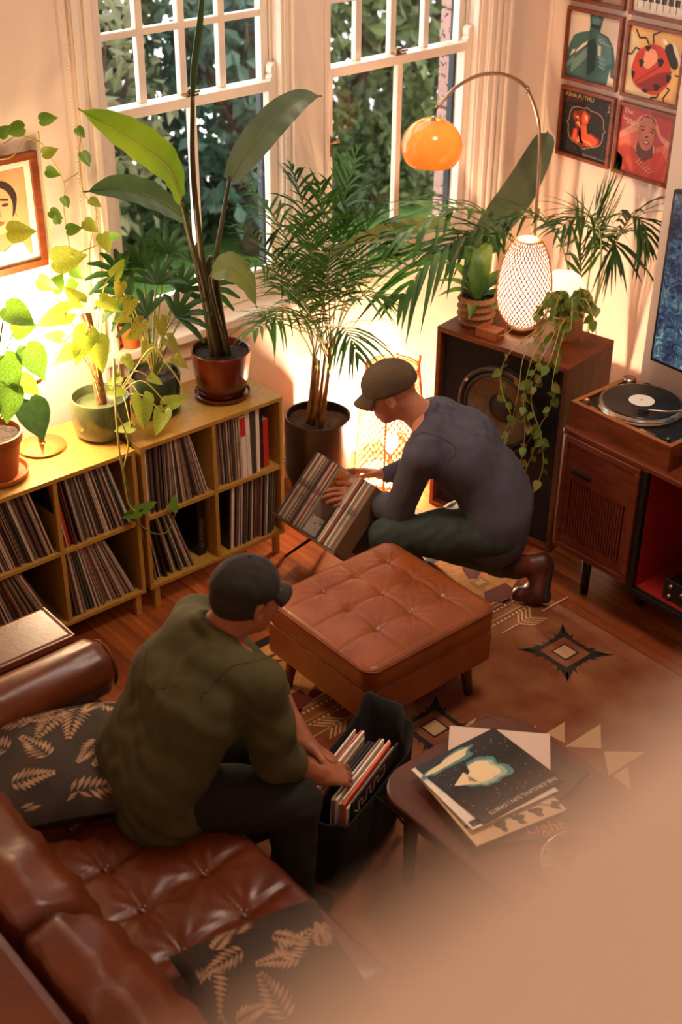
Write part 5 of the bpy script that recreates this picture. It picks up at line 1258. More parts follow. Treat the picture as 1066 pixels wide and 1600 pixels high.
def frond(t, path, n, ll, w_, droop=.35, mm=None, spread=70, seed=0, r=.004, name='frond', stem=None, start=.25, taper=True):
    rg = random.Random(seed); b = MB(); P = [Vector(p) for p in path]; N = len(P)
    def pos(f):
        k = f*(N-1); i = min(int(k), N-2); return P[i].lerp(P[i+1], k-i), (P[i+1]-P[i]).normalized()
    b.k = 1; b.tube(P, [r*(1-.75*i/(N-1)) for i in range(N)], 5); b.k = 0
    for i in range(n):
        f = start+(1-start)*(i+.5)/n; p, d = pos(f)
        sd = d.cross(V(0, 0, 1)); sd = sd.normalized() if sd.length > .05 else d.orthogonal().normalized(); up = sd.cross(d).normalized()
        prof = math.sin(math.pi*(.18+.75*(f-start)/(1-start)))
        L = ll*prof*rg.uniform(.85, 1.1)
        an = R(spread-35*(f-start)/(1-start)+rg.uniform(-11, 11))
        for s in (1, -1):
            dd = (d*math.cos(an) + sd*s*math.sin(an) + up*rg.uniform(.05, .5)).normalized(); dp = droop*rg.uniform(.5, 1.6)
            pts = []
            for k in range(5):
                u = k/4; pts.append(p + dd*(L*u) + V(0, 0, -1)*(dp*L*u*u) + d*(.12*L*u*u))
            b.blade(pts, [w_*.5, w_, w_, w_*.65, .0004], up, .35, 0, 2)
    return b.build(name, [mm or g_mid, stem or g_stem], t, smooth=True)

def big_leaf(t, path, wid, mm, up, fold=.3, wave=.06, seed=0, tip=.004, name='leaf'):
    """broad leaf with a raised midrib"""
    P = spline(path, 6); N = len(P)
    ws = []
    for i in range(N):
        u = i/(N-1); ws.append(max(tip, wid*(math.sin(math.pi*min(1, u*1.0+.06))**.6)*(1-.25*u)))
    b = MB(); b.blade(P, ws, up, fold, wave, 6, seed); lf = b.build(name, mm, t, smooth=True)
    MB().tube([p + Vector(up).normalized()*(-.0015) for p in P], [.005*(1-.8*i/(N-1)) for i in range(N)], 5).build('midrib', g_stem if mm is not g_lime else g_pale, lf, smooth=True)
    return lf
def leaf_mesh(kind):
    k = ('leafmesh', kind)
    if k in _sl: return _sl[k]
    b = MB()
    if kind == 'heart': prof = [(-.06, .16), (-.01, .27), (.08, .36), (.22, .40), (.42, .37), (.64, .26), (.84, .11), (1.0, .004)]
    elif kind == 'arrow': prof = [(-.28, .20), (-.16, .36), (.0, .40), (.15, .36), (.4, .30), (.65, .21), (.85, .10), (1.0, .004)]
    else: prof = [(0, .05), (.12, .2), (.3, .29), (.5, .30), (.7, .22), (.87, .1), (1, .004)]
    pts = [V(0, u, -.10*u*u) for u, w_ in prof]
    b.blade(pts, [w_ for u, w_ in prof], (0, 0, 1), .22, .05, 4)
    if kind in ('heart', 'arrow'):
        # notch: pull the base centre forward
        for i, v in enumerate(b.v[:5]):
            if abs(v.x) < .01: v.y = .02
        for i, v in enumerate(b.v[5:10]):
            if abs(v.x) < .01: v.y = .04
    me = bpy.data.meshes.new('leaf'); me.from_pydata([tuple(p) for p in b.v], [], b.f); me.polygons.foreach_set('use_smooth', [True]*len(me.polygons)); _sl[k] = me
    return me
_lm = {}
def leaf(t, p, d, nrm, size, kind, mm, name='leaf'):
    k = (kind, mm.name)
    if k not in _lm:
        me = leaf_mesh(kind).copy(); me.materials.clear(); me.materials.append(mm); _lm[k] = me
    d = Vector(d).normalized(); nrm = Vector(nrm); x = d.cross(nrm); x = x.normalized() if x.length > 1e-3 else d.orthogonal().normalized(); z = x.cross(d)
    o = bpy.data.objects.new(name, _lm[k]); COL.objects.link(o); o.parent = t
    M_ = frame_matrix(Vector(p)-WL[t], x*size, d*size, z*size); o.matrix_basis = M_; WL[o] = Vector(p)
    return o
def img_dir(ang, p):
    """direction in the plane facing the camera; ang measured from image right, anticlockwise"""
    rt = _cr @ V(1, 0, 0); up = _cr @ V(0, 1, 0); return rt*math.cos(R(ang)) + up*math.sin(R(ang))

# ---------------------------------------------------------------- areca palm in the black floor pot
PCX, PCY = 3.515, 4.285
m_bp = mat('matte black pot', '12100E', .45)
ar = pot('areca_palm', 'feathery areca palm in a black floor pot between bookcase and glowing lantern', (PCX, PCY, 0), [(0, 0), (.118, 0), (.126, .02), (.132, .085), (.145, .09), (.152, .12), (.154, .40), (.150, .403), (.146, .40), (.144, .34), (0, .34)], m_bp, .145, .362)
rg = random.Random(21)
canes = []
for i in range(9):
    a = i*2.4; r0 = .012+.055*rg.random(); base = V(PCX+r0*math.cos(a), PCY+r0*math.sin(a), .36); top = V(PCX+.03+1.2*r0*math.cos(a), PCY-.005+1.2*r0*math.sin(a)-.02, .66+.14*rg.random())
    MB().tube(bez(base, (base+top)/2+V(.01, 0, 0), top, n=6), [.011, .0105, .010, .009, .008, .007, .006], 8).build('cane', g_cane, ar, smooth=True); canes.append(top)
# (tip pixel x, tip pixel y, depth, arch)
tips = [(455, 262, 4.20, .10), (560, 232, 4.30, .08), (500, 285, 4.10, .08), (395, 300, 4.22, .14), (372, 350, 4.10, .16), (385, 408, 4.02, .15), (395, 520, 3.98, .16), (430, 450, 3.92, .12), (545, 330, 4.1, .12), (610, 400, 4.12, .15), (640, 372, 4.22, .16), (600, 470, 4.0, .14), (560, 560, 3.96, .15), (520, 380, 3.96, .10), (470, 340, 4.02, .10), (440, 400, 4.0, .12), (585, 330, 4.3, .1), (420, 500, 4.05, .15)]
for i, (px, py, yy, ar_) in enumerate(tips):
    tp = AT(px, py, yy); b0 = canes[i % len(canes)]; mid = (b0+tp)/2; mid += V(0, 0, ar_+.10) + (b0-tp)*.12
    frond(ar, bez(b0-V(0, 0, .05), mid, tp, n=9), 17, .25, .0064, .45, g_mid if i % 4 else g_dark, 58, i, .004, start=.34)

# ---------------------------------------------------------------- strelitzia in the red-brown pot
m_redpot = mat('glazed red-brown pot', '6E2814', .22, col2='4E1A0C', scale=3, coat=.4)
SX, SY, SZ = 2.885, 4.14, .763
st = pot('bird_of_paradise', 'tall broad-leaved plant in a glazed red-brown pot on the bookcase', (SX, SY, SZ), [(0, .014), (.084, .014), (.098, .03), (.110, .09), (.118, .16), (.122, .205), (.119, .210), (.114, .206), (.111, .17), (0, .17)], m_redpot, .112, .182,
         saucer=[(0, .002), (.098, .002), (.112, .010), (.116, .022), (.112, .023), (.106, .014), (0, .013)])
s0 = V(SX, SY, SZ+.17)
def petiole(a, pts, r0=.013, r1=.006): 
    P = spline([s0+V(*a, 0)]+list(pts), 6); return MB().tube(P, [r0+(r1-r0)*i/(len(P)-1) for i in range(len(P))], 8).build('stem', mat('strelitzia stem', '4A4420', .5, col2='3A2A16', scale=10), st, smooth=True)
petiole((-.02, -.01), [AT(318, 440, 4.13), AT(300, 380, 4.10), AT(284, 318, 4.06)], .015)
big_leaf(st, [AT(283, 312, 4.06), AT(262, 262, 4.0), AT(215, 225, 3.97), AT(165, 195, 3.96), AT(122, 170, 3.95)], .088, g_lime, V(.1, -.8, .5), .2, .05, 1)
petiole((-.03, .01), [AT(315, 450, 4.17), AT(303, 400, 4.19), AT(288, 345, 4.2)], .013)
big_leaf(st, [AT(288, 340, 4.2), AT(245, 312, 4.18), AT(190, 296, 4.16), AT(130, 300, 4.15)], .085, g_strel, V(.1, -.6, .75), .15, .05, 2)
petiole((.03, -.01), [AT(338, 430, 4.14), AT(348, 340, 4.13), AT(360, 275, 4.12)], .014)
big_leaf(st, [AT(358, 282, 4.12), AT(388, 235, 4.10), AT(430, 185, 4.08), AT(470, 155, 4.06), AT(503, 150, 4.05)], .068, g_grey, V(-.2, -.8, .5), .12, .05, 3)
petiole((.02, -.03), [AT(330, 450, 4.08), AT(333, 425, 4.05)], .010)
big_leaf(st, [AT(332, 425, 4.05), AT(358, 418, 4.0), AT(385, 440, 3.97), AT(402, 482, 3.96)], .088, g_olive, V(.1, -.55, .8), .12, .04, 4)
petiole((.0, .0), [AT(318, 420, 4.15), AT(302, 270, 4.14), AT(301, 150, 4.13)], .015, .008)
sp_ = spline([AT(301, 160, 4.13), AT(303, 110, 4.13), AT(312, 40, 4.13), AT(318, -30, 4.13)], 6)
MB().tube(sp_, [.006+.007*math.sin(math.pi*i/(len(sp_)-1)) for i in range(len(sp_))], 8).build('rolled_leaf', g_strel, st, smooth=True)
petiole((.01, .02), [AT(326, 430, 4.16), AT(330, 400, 4.15)], .018, .010); petiole((-.01, .02), [AT(322, 440, 4.18), AT(318, 410, 4.17)], .018, .012)

# ---------------------------------------------------------------- second strelitzia, behind the speaker, in the corner
m_grypot = mat('grey floor pot', '5A5048', .6)
cs = pot('bird_of_paradise', 'dark broad-leaved plant standing in the corner behind the arc lamp', (4.62, 4.27, 0), [(0, 0), (.12, 0), (.15, .3), (.145, .3), (.14, .26), (0, .26)], m_grypot, .14, .27)
def pet2(pts): P = spline([V(4.62, 4.27, .26)]+pts, 6); MB().tube(P, [.014-.008*i/(len(P)-1) for i in range(len(P))], 8).build('stem', mat('strelitzia stem', '4A4420', .5), cs, smooth=True)
pet2([V(4.60, 4.30, .7), AT(738, 385, 4.3)])
big_leaf(cs, [AT(738, 388, 4.3), AT(775, 345, 4.31), AT(815, 290, 4.35), AT(850, 222, 4.40), AT(856, 205, 4.41)], .095, g_grey, V(-.45, -.75, .3), .25, .03, 5)
pet2([V(4.50, 4.25, .8), AT(706, 352, 4.24)])
big_leaf(cs, [AT(706, 352, 4.24), AT(650, 362, 4.2), AT(590, 374, 4.16), AT(522, 388, 4.12)], .070, g_olive, V(.1, -.35, .9), .55, .03, 6)
pet2([V(4.66, 4.2, .8), AT(780, 380, 4.2)])
big_leaf(cs, [AT(780, 385, 4.18), AT(740, 395, 4.1), AT(690, 400, 4.04), AT(640, 420, 4.0)], .05, g_strel, V(.1, -.4, .9), .15, .03, 7)

# ---------------------------------------------------------------- kentia palm behind the loudspeaker
ke = pot('kentia_palm', 'dark kentia palm spreading its fronds behind the loudspeaker', (4.80, 3.86, 0), [(0, 0), (.11, 0), (.14, .3), (.135, .3), (.13, .26), (0, .26)], m_grypot, .13, .27)
kb = V(4.80, 3.86, .27)
def kfr(px, py, yy, m_, n, ll, w_, dr, sd, mm=g_dark, spd=60, st_=.4): frond(ke, bez(kb, m_, AT(px, py, yy), n=12), n, ll, w_, dr, mm, spd, sd, .006, start=st_)
kfr(625, 470, 3.95, V(4.35, 4.05, 1.62), 11, .40, .015, .5, 1, st_=.52)
kfr(600, 395, 4.12, V(4.5, 4.1, 1.65), 14, .30, .013, .4, 2, g_mid, st_=.5)
kfr(930, 318, 3.86, V(4.83, 3.84, .95), 12, .34, .010, .03, 3, g_mid, 17, .55)
kfr(1012, 385, 3.55, V(4.9, 3.75, 1.55), 17, .27, .0075, .55, 4, st_=.45)
kfr(790, 345, 4.0, V(4.85, 3.95, 1.3), 14, .28, .008, .5, 5, st_=.45)
kfr(900, 350, 3.95, V(4.85, 3.9, 1.0), 14, .30, .011, .2, 6, g_mid, 35, .5)
kfr(870, 360, 3.7, V(4.9, 3.7, 1.45), 14, .28, .0075, .5, 7, st_=.5)
kfr(680, 410, 4.05, V(4.5, 4.05, 1.5), 12, .30, .013, .4, 8, st_=.5)
kfr(960, 400, 3.75, V(4.92, 3.8, 1.3), 13, .25, .0075, .5, 9, st_=.5)

# ---------------------------------------------------------------- striped plant in the ribbed pot on the speaker
m_rib = mat('speckled clay pot', '9A6A3C', .7, col2='7A4A26', scale=120, bump=.15, bscale=160)
rbx, rby = 3.985, 3.775
rb_prof = [(0, 0), (.062, 0)]
for i in range(17):
    z = .002+.132*i/16; rb_prof.append((.066+.014*min(1, z/.05)+.0055*math.sin(i*math.pi/2-1.2), z))
rb_prof += [(.074, .136), (.072, .10), (0, .10)]
dr = pot('striped_plant', 'small striped leafy plant in a ribbed clay pot on the loudspeaker', (rbx, rby, .9005), rb_prof, m_rib, .073, .112)
for i, (a, L, h, w_) in enumerate([(130, .20, .16, .022), (80, .22, .20, .026), (30, .20, .15, .022), (200, .17, .10, .02), (330, .18, .10, .02), (260, .15, .08, .018), (100, .17, .22, .026), (165, .19, .12, .02), (300, .14, .06, .016), (10, .2, .13, .02)]):
    d = img_dir(a, None); d.z *= .3; d.normalize() ; b0 = V(rbx, rby, 1.0)+d*.008
    path = bez(b0, b0+d*.05+V(0, 0, h), b0+d*L+V(0, 0, h*.55), n=8)
    MB().blade(path, [.008, w_*1.0, w_*1.4, w_*1.55, w_*1.5, w_*1.3, w_*.95, w_*.5, .001], (0, 0, 1), .3, .03, 4).build('leaf', g_drac, dr, smooth=True)

# ---------------------------------------------------------------- trailing vine on the speaker corner
vp = V(4.19, 3.43, .9005)
vi = pot('trailing_vine', 'trailing vine spilling from a tan pot over the front of the loudspeaker', tuple(vp), [(0, 0), (.05, 0), (.062, .05), (.066, .10), (.063, .102), (.058, .09), (0, .085)], mat('tan pot', 'A8794A', .6), .058, .09)
rv = random.Random(4)
strands = []
def strand(pts, name='vine_stem'):
    P = spline(pts, 7); MB().tube(P, .0018, 5).build(name, g_pale, vi, smooth=True); strands.append(P); return P
edge = [SPK @ V(u, -.015, .905) for u in (.40, .46, .50, .54, .58, .61)]
for i, (e, bot, sway) in enumerate(zip(edge, (.45, .16, .08, .30, .12, .55), (-.03, .02, -.04, .03, .05, .02))):
    pts = [vp+V(rv.uniform(-.03, .03), rv.uniform(-.03, .03), .10), vp.lerp(e, .45)+V(0, 0, .06+.05*rv.random()), e+V(0, 0, .012)]
    nseg = 5
    for k in range(1, nseg+1):
        z = .9+(bot-.9)*k/nseg; q = SPK @ V(.40+.042*i+sway*math.sin(k*1.4+i)+rv.uniform(-.012, .012), -.03-.02*rv.random(), z); pts.append(q)
    strand(pts)
for i in range(9):
    a = rv.uniform(0, 6.28); r = rv.uniform(.05, .10); strand([vp+V(0, 0, .10), vp+V(r*.6*math.cos(a), r*.6*math.sin(a), .19), vp+V(r*math.cos(a)-.02, r*math.sin(a)-.02, .20), vp+V(r*1.6*math.cos(a)-.04, r*1.6*math.sin(a)-.04, .12)])
for i in range(6):
    a = rv.uniform(0, 6.28); r = rv.uniform(.08, .16); strand([vp+V(0, 0, .10), vp+V(r*.5*math.cos(a), r*.5*math.sin(a), .17), vp+V(r*math.cos(a), r*math.sin(a), .12), vp+V(r*1.25*math.cos(a), r*1.25*math.sin(a), .05)])
strand([vp+V(0, 0, .1), vp+V(-.08, .10, .16), SPK @ V(.33, .06, .95), SPK @ V(.30, .03, .93)])
tocam = (CAMV-vp).normalized()
nl = 0
for si, P in enumerate(strands):
    for k in range(2, len(P)-1):
        if nl > 285: break
        if rv.random() < (.46 if si < 6 else .85):
            d = V(rv.uniform(-1, 1), rv.uniform(-1, 1), -.9).normalized(); nrm = tocam + V(rv.uniform(-.6, .6), rv.uniform(-.6, .6), rv.uniform(-.3, .5))
            leaf(vi, P[k]+d*.004, d, nrm, rv.uniform(.026, .05), 'heart', g_vine if rv.random() < .8 else mat('vine yellow leaf', '9A9448', .5, transl=.4)); nl += 1
leaf(vi, SPK @ V(.44, -.035, .80), (0, -.2, -1), tocam, .035, 'plain', mat('withered leaf', 'B0602A', .6, transl=.3))

# ---------------------------------------------------------------- climbing plant with a moss pole in the sage pot
m_sage = mat('glazed sage pot', '565E3C', .2, col2='48522F', scale=3, coat=.5)
gx, gy = 2.325, 4.165
sg = pot('climbing_plant', 'climbing arrow-leaved plant on a moss pole in a sage green pot, beside the brass lamp', (gx, gy, .7632), [(0, 0), (.085, 0), (.104, .02), (.113, .06), (.115, .155), (.112, .165), (.104, .166), (.101, .155), (.099, .13), (0, .13)], m_sage, .10, .125)
MB().tube(spline([(gx+.01, gy, .87), (gx+.0, gy+.01, 1.05), (gx-.012, gy+.02, 1.26)], 5), .021, 12).build('moss_pole', mat('moss pole', '8A5A2E', .95, col2='5E3A1C', scale=50, bump=.8, bscale=60), sg, smooth=True)
def stemline(t, pts, r=.0025, mm=None): return MB().tube(spline(pts, 6), r, 5).build('stem', mm or g_pale, t, smooth=True)
synl = [(103, 490, 46, 200, 4.10), (135, 522, 46, 250, 4.06), (152, 535, 44, 280, 4.04), (112, 548, 30, 215, 4.08), (82, 560, 32, 200, 4.12), (172, 478, 26, 30, 4.14), (92, 528, 26, 170, 4.1), (180, 428, 26, 60, 4.2), (160, 470, 30, 330, 4.1), (125, 470, 30, 140, 4.12),
        (222, 625, 44, 275, 3.98), (262, 632, 34, 20, 3.97), (255, 645, 36, 250, 3.96), (205, 668, 26, 190, 3.99), (197, 560, 22, 300, 4.05), (186, 590, 20, 210, 4.06), (236, 590, 20, 330, 4.03), (176, 610, 24, 345, 4.06)]
top = V(gx, gy, 1.1)
for i, (px, py, sz, an, yy) in enumerate(synl):
    p = AT(px, py, yy); s_ = sz/430*1.12; src = V(gx+.0, gy-.01, .9+.33*((i*37) % 10)/10) if i < 10 else V(gx+.05, gy-.04, .92)
    stemline(sg, [src, (src+p)/2+V(0, -.01, .05+.02*(i % 3)), p])
    d = img_dir(an, p); leaf(sg, p, d, (CAMV-p).normalized()+V(.25*math.sin(i*2), 0, .5+.3*math.cos(i)), s_, 'arrow', g_syn)
stemline(sg, [V(gx+.05, gy-.05, .92), AT(178, 560, 4.02), AT(181, 640, 3.965), AT(186, 700, 3.955), AT(192, 740, 3.955), AT(200, 785, 3.955), AT(212, 800, 3.955)], .0042)
stemline(sg, [AT(181, 640, 3.965), AT(200, 690, 3.957), AT(192, 735, 3.955)], .003)
stemline(sg, [V(gx+.06, gy-.05, .93), AT(235, 545, 4.0), AT(262, 570, 3.98), AT(285, 610, 3.97), AT(268, 640, 3.965)], .003)
low = [(215, 800, 30, 200, 3.955), (225, 795, 26, 30, 3.955), (270, 795, 26, 80, 3.95)]
stemline(sg, [AT(186, 700, 3.955), AT(205, 790, 3.955), AT(214, 815, 3.952), AT(240, 833, 3.945), AT(262, 830, 3.945), AT(275, 800, 3.95)], .0028, g_stem)
for i, (px, py, sz, an, yy) in enumerate(low): p = AT(px, py, yy-.01); leaf(sg, p, img_dir(an, p), (CAMV-p).normalized()+V(.2, .1, .3), sz/450, 'arrow', g_pothos)

# ---------------------------------------------------------------- fan palm in the dark green pot
m_dgp = mat('dark green glazed pot', '2C3A24', .25, coat=.4); fx, fy = 2.60, 4.20
fp = pot('fan_palm', 'dark fan palm with yellowing leaves in a dark green pot below the window', (fx, fy, .7635), [(0, .012), (.075, .012), (.09, .03), (.10, .08), (.104, .16), (.101, .168), (.096, .165), (.094, .135), (0, .135)], m_dgp, .094, .145, saucer=[(0, .001), (.09, .001), (.10, .008), (.103, .018), (.098, .018), (.092, .01), (0, .010)])
fb = V(fx, fy, .90)
for i, (px, py, yy, an) in enumerate([(225, 395, 4.28, 120), (262, 372, 4.32, 95), (205, 440, 4.22, 160), (280, 430, 4.25, 60), (245, 420, 4.18, 90), (190, 405, 4.3, 150), (300, 385, 4.34, 70), (230, 470, 4.12, 130), (275, 470, 4.12, 40), (322, 425, 4.30, 45)]):
    c = AT(px, py+25, yy); MB().tube(bez(fb, fb.lerp(c, .5)+V(0, .02, .08), c, n=6), .004, 6).build('stem', g_stem, fp, smooth=True)
    b = MB(); dmain = img_dir(an, c); side = dmain.cross((CAMV-c).normalized()).normalized(); nn = (CAMV-c).normalized()+V(0, 0, .5)
    for k in range(7):
        q = R(-72+24*k); dd = (dmain*math.cos(q)+side*math.sin(q)).normalized(); L = .155*(1-.18*abs(k-3)/3)
        b.blade([c, c+dd*L*.3, c+dd*L*.65+V(0, 0, -.008), c+dd*L+V(0, 0, -.035)], [.003, .012, .013, .005], nn, .3, 0, 2)
    b.build('fan_leaf', g_dark, fp, smooth=True)
for i, (px, py, sz, an) in enumerate([(205, 470, 30, 250), (222, 505, 34, 230), (250, 500, 30, 280), (262, 530, 30, 310), (232, 540, 28, 250), (200, 495, 24, 200), (275, 560, 26, 320), (188, 445, 26, 260), (215, 520, 26, 210)]):
    p = AT(px, py, 4.10); stemline(fp, [fb, fb.lerp(p, .6)+V(0, 0, .03), p]); leaf(fp, p, img_dir(an, p), (CAMV-p).normalized()+V(.3*math.sin(i), 0, .3), sz/420, 'arrow', mat('yellowing leaf', 'A89A2C', .5, col2='6E7A20', scale=14, transl=.5))
# small orange pot on the sill
op = pot('small_plant', 'little orange clay pot on the window sill behind the fan palm', (2.66, 4.455, .936), [(0, 0), (.035, 0), (.05, .085), (.054, .086), (.054, .105), (.048, .105), (.046, .08), (0, .08)], mat('orange clay', 'C85A22', .6), .046, .085)
for i in range(5):
    a = i*1.26; b0 = V(2.66, 4.455, 1.02); MB().blade(bez(b0, b0+V(.02*math.cos(a), .02*math.sin(a), .07), b0+V(.07*math.cos(a), .05*math.sin(a)-.02, .08), n=5), [.004, .012, .014, .01, .005, .001], (0, 0, 1), .3).build('leaf', g_mid, op, smooth=True)

# ---------------------------------------------------------------- leafy plant in the terracotta pot, left edge
m_terra = mat('terracotta', 'B4622C', .65, col2='9A4E20', scale=10)
tx, ty = 1.85, 4.125
tp_ = pot('leafy_plant', 'leafy plant in a terracotta pot with saucer at the left edge, on the bookcase', (tx, ty, .7634), [(0, .012), (.075, .012), (.098, .15), (.106, .152), (.108, .185), (.101, .187), (.098, .15), (0, .15)], m_terra, .097, .168, saucer=[(0, .002), (.10, .002), (.112, .012), (.116, .028), (.110, .028), (.104, .012), (0, .010)])
b0 = V(tx, ty, .93)
for i, (px, py, sz, an, yy, mm) in enumerate([(8, 480, 52, 330, 4.05, g_pothos), (40, 540, 60, 300, 4.0, g_pothos), (5, 555, 60, 290, 4.02, g_pothos), (45, 625, 66, 290, 3.97, g_strel), (12, 600, 60, 270, 3.98, g_pothos), (30, 590, 40, 320, 4.0, g_syn), (-5, 620, 50, 230, 4.0, g_pothos), (20, 520, 40, 20, 4.05, g_pothos)]):
    p = AT(px, py, yy); stemline(tp_, [b0, b0.lerp(p, .5)+V(0, -.02, .08), p], .003, g_stem); leaf(tp_, p, img_dir(an, p), (CAMV-p).normalized()+V(.3*math.sin(i*2), 0, .4), sz/430, 'heart', mm)

# ---------------------------------------------------------------- pothos climbing on the wall round the portrait
po = thing('wall_pothos', 'pothos vine climbing the wall around the framed portrait', 'plant', (2.38, 4.44, .93))
YP = 4.425
def wl_(px, py, y=YP): return AT(px, py, y)
for pts in ([(135, 560), (128, 470), (112, 400), (100, 330), (100, 285), (75, 240), (62, 222), (40, 218), (18, 245), (-10, 250)], [(120, 520), (85, 450), (78, 380), (72, 320), (65, 270), (62, 222), (60, 205)], [(150, 520), (140, 400), (150, 330), (130, 300), (124, 240), (128, 205)],
            [(165, 540), (163, 460), (158, 380), (150, 330)], [(62, 222), (30, 212), (5, 225)], [(112, 400), (140, 388), (160, 380)], [(100, 285), (122, 270)]):
    stemline(po, [wl_(*q, YP if k else 4.30) for k, q in enumerate(pts)], .0026)
MB().tube([(2.385, YP, .935), (2.385, YP, .97)], .004, 6).build('stem', g_pale, po)
for i, (px, py, sz, an, mm) in enumerate([(62, 188, 28, 10, g_pothos), (38, 200, 32, 190, g_pothos), (-2, 212, 24, 40, g_pothos), (66, 240, 26, 15, g_syn), (72, 266, 24, 340, g_pothos), (98, 308, 20, 300, g_pothos), (78, 330, 24, 330, g_pothos), (104, 360, 26, 10, g_pothos), (82, 408, 56, 10, g_syn), (112, 420, 26, 320, g_pothos), (60, 436, 36, 330, g_pothos), (82, 455, 34, 60, g_pothos), (128, 238, 26, 300, g_pothos), (120, 200, 20, 310, g_pothos), (132, 345, 28, 320, g_syn), (160, 365, 34, 290, g_syn), (172, 368, 20, 0, g_pothos), (12, 362, 44, 0, g_syn), (118, 440, 24, 220, g_pothos), (140, 312, 22, 330, g_syn), (90, 350, 18, 100, g_pothos), (105, 385, 24, 260, g_syn)]):
    p = wl_(px, py, YP-.02-.03*(i % 3)); leaf(po, p, img_dir(an, p), (CAMV-p).normalized()+V(.4*math.sin(i*1.7), 0, .4*math.cos(i)), sz/425, 'heart', mm)
# ================================================================== PEOPLE
NP = lambda *a: np.array(a, float)
def unit(v): v = np.array(v, float); return v/np.linalg.norm(v)
m_skin = mat('skin warm', 'C08468', .5, col2='B06E54', scale=22, bump=.04, bscale=120)
m_skin2 = mat('skin tanned', 'A8694A', .5, col2='96583C', scale=22, bump=.04, bscale=120)
m_shirt1 = mat('slate work shirt', '4C4C5C', .85, col2='424250', scale=16, bump=.12, bscale=240)
m_jeans = mat('dark green denim', '34403A', .85, col2='262F2C', scale=12, bump=.15, bscale=260)
m_cap1 = mat('washed khaki cap', '574630', .9, col2='4A3A28', scale=14, bump=.2, bscale=200)
m_shirt2 = mat('olive overshirt', '4E4A26', .9, col2='423E20', scale=10, bump=.12, bscale=240)
m_pants2 = mat('black trousers', '12100E', .9, bump=.1, bscale=200)
m_cap2 = mat('faded black cap', '1C1A16', .9, col2='2A2820', scale=10, bump=.2, bscale=200)
m_boot = mat('red-brown boot leather', '642C16', .45, col2='3E180C', scale=9); m_sole = mat('boot sole', '2A160C', .7)
m_sock = mat('patterned wool sock', '4A3A26', .95, col2='2A2A22', scale=60, ramp=(.48, .52))

def wrinkle(amp, s, d1, d2, seed=0):
    d1, d2 = unit(d1), unit(d2)
    def f(X, Y, Z):
        a = X*d1[0]+Y*d1[1]+Z*d1[2]; b = X*d2[0]+Y*d2[1]+Z*d2[2]
        return amp*(np.sin(a*6.283/s+2.2*np.sin(b*6.283/(s*2.3)+seed)+seed)*.6+.4*np.sin(b*6.283/(s*.8)+1.7*np.sin(a*6.283/(s*1.9))))*(.5+.5*np.sin(a*5+b*7+seed))
    return f
def chain(pts, rs, k=.02): return [cone(pts[i], pts[i+1], rs[i], rs[i+1], k) for i in range(len(pts)-1)]
def head_prims(c, fwd, up, neck, rn=.056, s=1.0):
    fwd, up = unit(fwd), unit(up); left = np.cross(up, fwd); left = unit(left); up = np.cross(fwd, left)
    c = np.array(c, float); A_ = np.array([fwd, left, up]); P = lambda f, l, u: c+(fwd*f+left*l+up*u)*s
    E_ = lambda p, r, k=.02, cut=False: ell(P(*p), np.array(r)*s, A_, k, cut)
    pr = [E_((-.008, 0, .030), (.100, .077, .092)), E_((.030, 0, -.040), (.066, .060, .078), .03), E_((.060, 0, -.098), (.024, .026, .020), .025),
          E_((.052, .045, -.02), (.03, .022, .03), .02), E_((.052, -.045, -.02), (.03, .022, .03), .02)]
    pr += [cone(P(.084, 0, .008), P(.108, 0, -.030), .008*s, .0115*s, .012), cone(P(.100, .011, -.034), P(.100, -.011, -.034), .0065*s, .0065*s, .008)]
    pr += [cone(P(.080, .040, .024), P(.087, .012, .022), .010*s, .010*s, .012), cone(P(.080, -.040, .024), P(.087, -.012, .022), .010*s, .010*s, .012)]
    for l in (.031, -.031): pr += [E_((.096, l, .004), (.016, .016, .011), .01, True), E_((.079, l, .004), (.013, .013, .012), .004)]
    pr += [cone(P(.084, .020, -.064), P(.084, -.020, -.064), .008*s, .008*s, .008), cone(P(.082, .016, -.076), P(.082, -.016, -.076), .008*s, .008*s, .006)]
    for l in (1, -1): pr += [E_((-.010, .080*l, -.008), (.019, .008, .032), .006), E_((-.004, .086*l, -.010), (.010, .006, .018), .004, True)]
    pr += [cone(P(-.030, 0, -.045), np.array(neck, float), rn, rn*1.12, .03)]
    return pr, P, A_
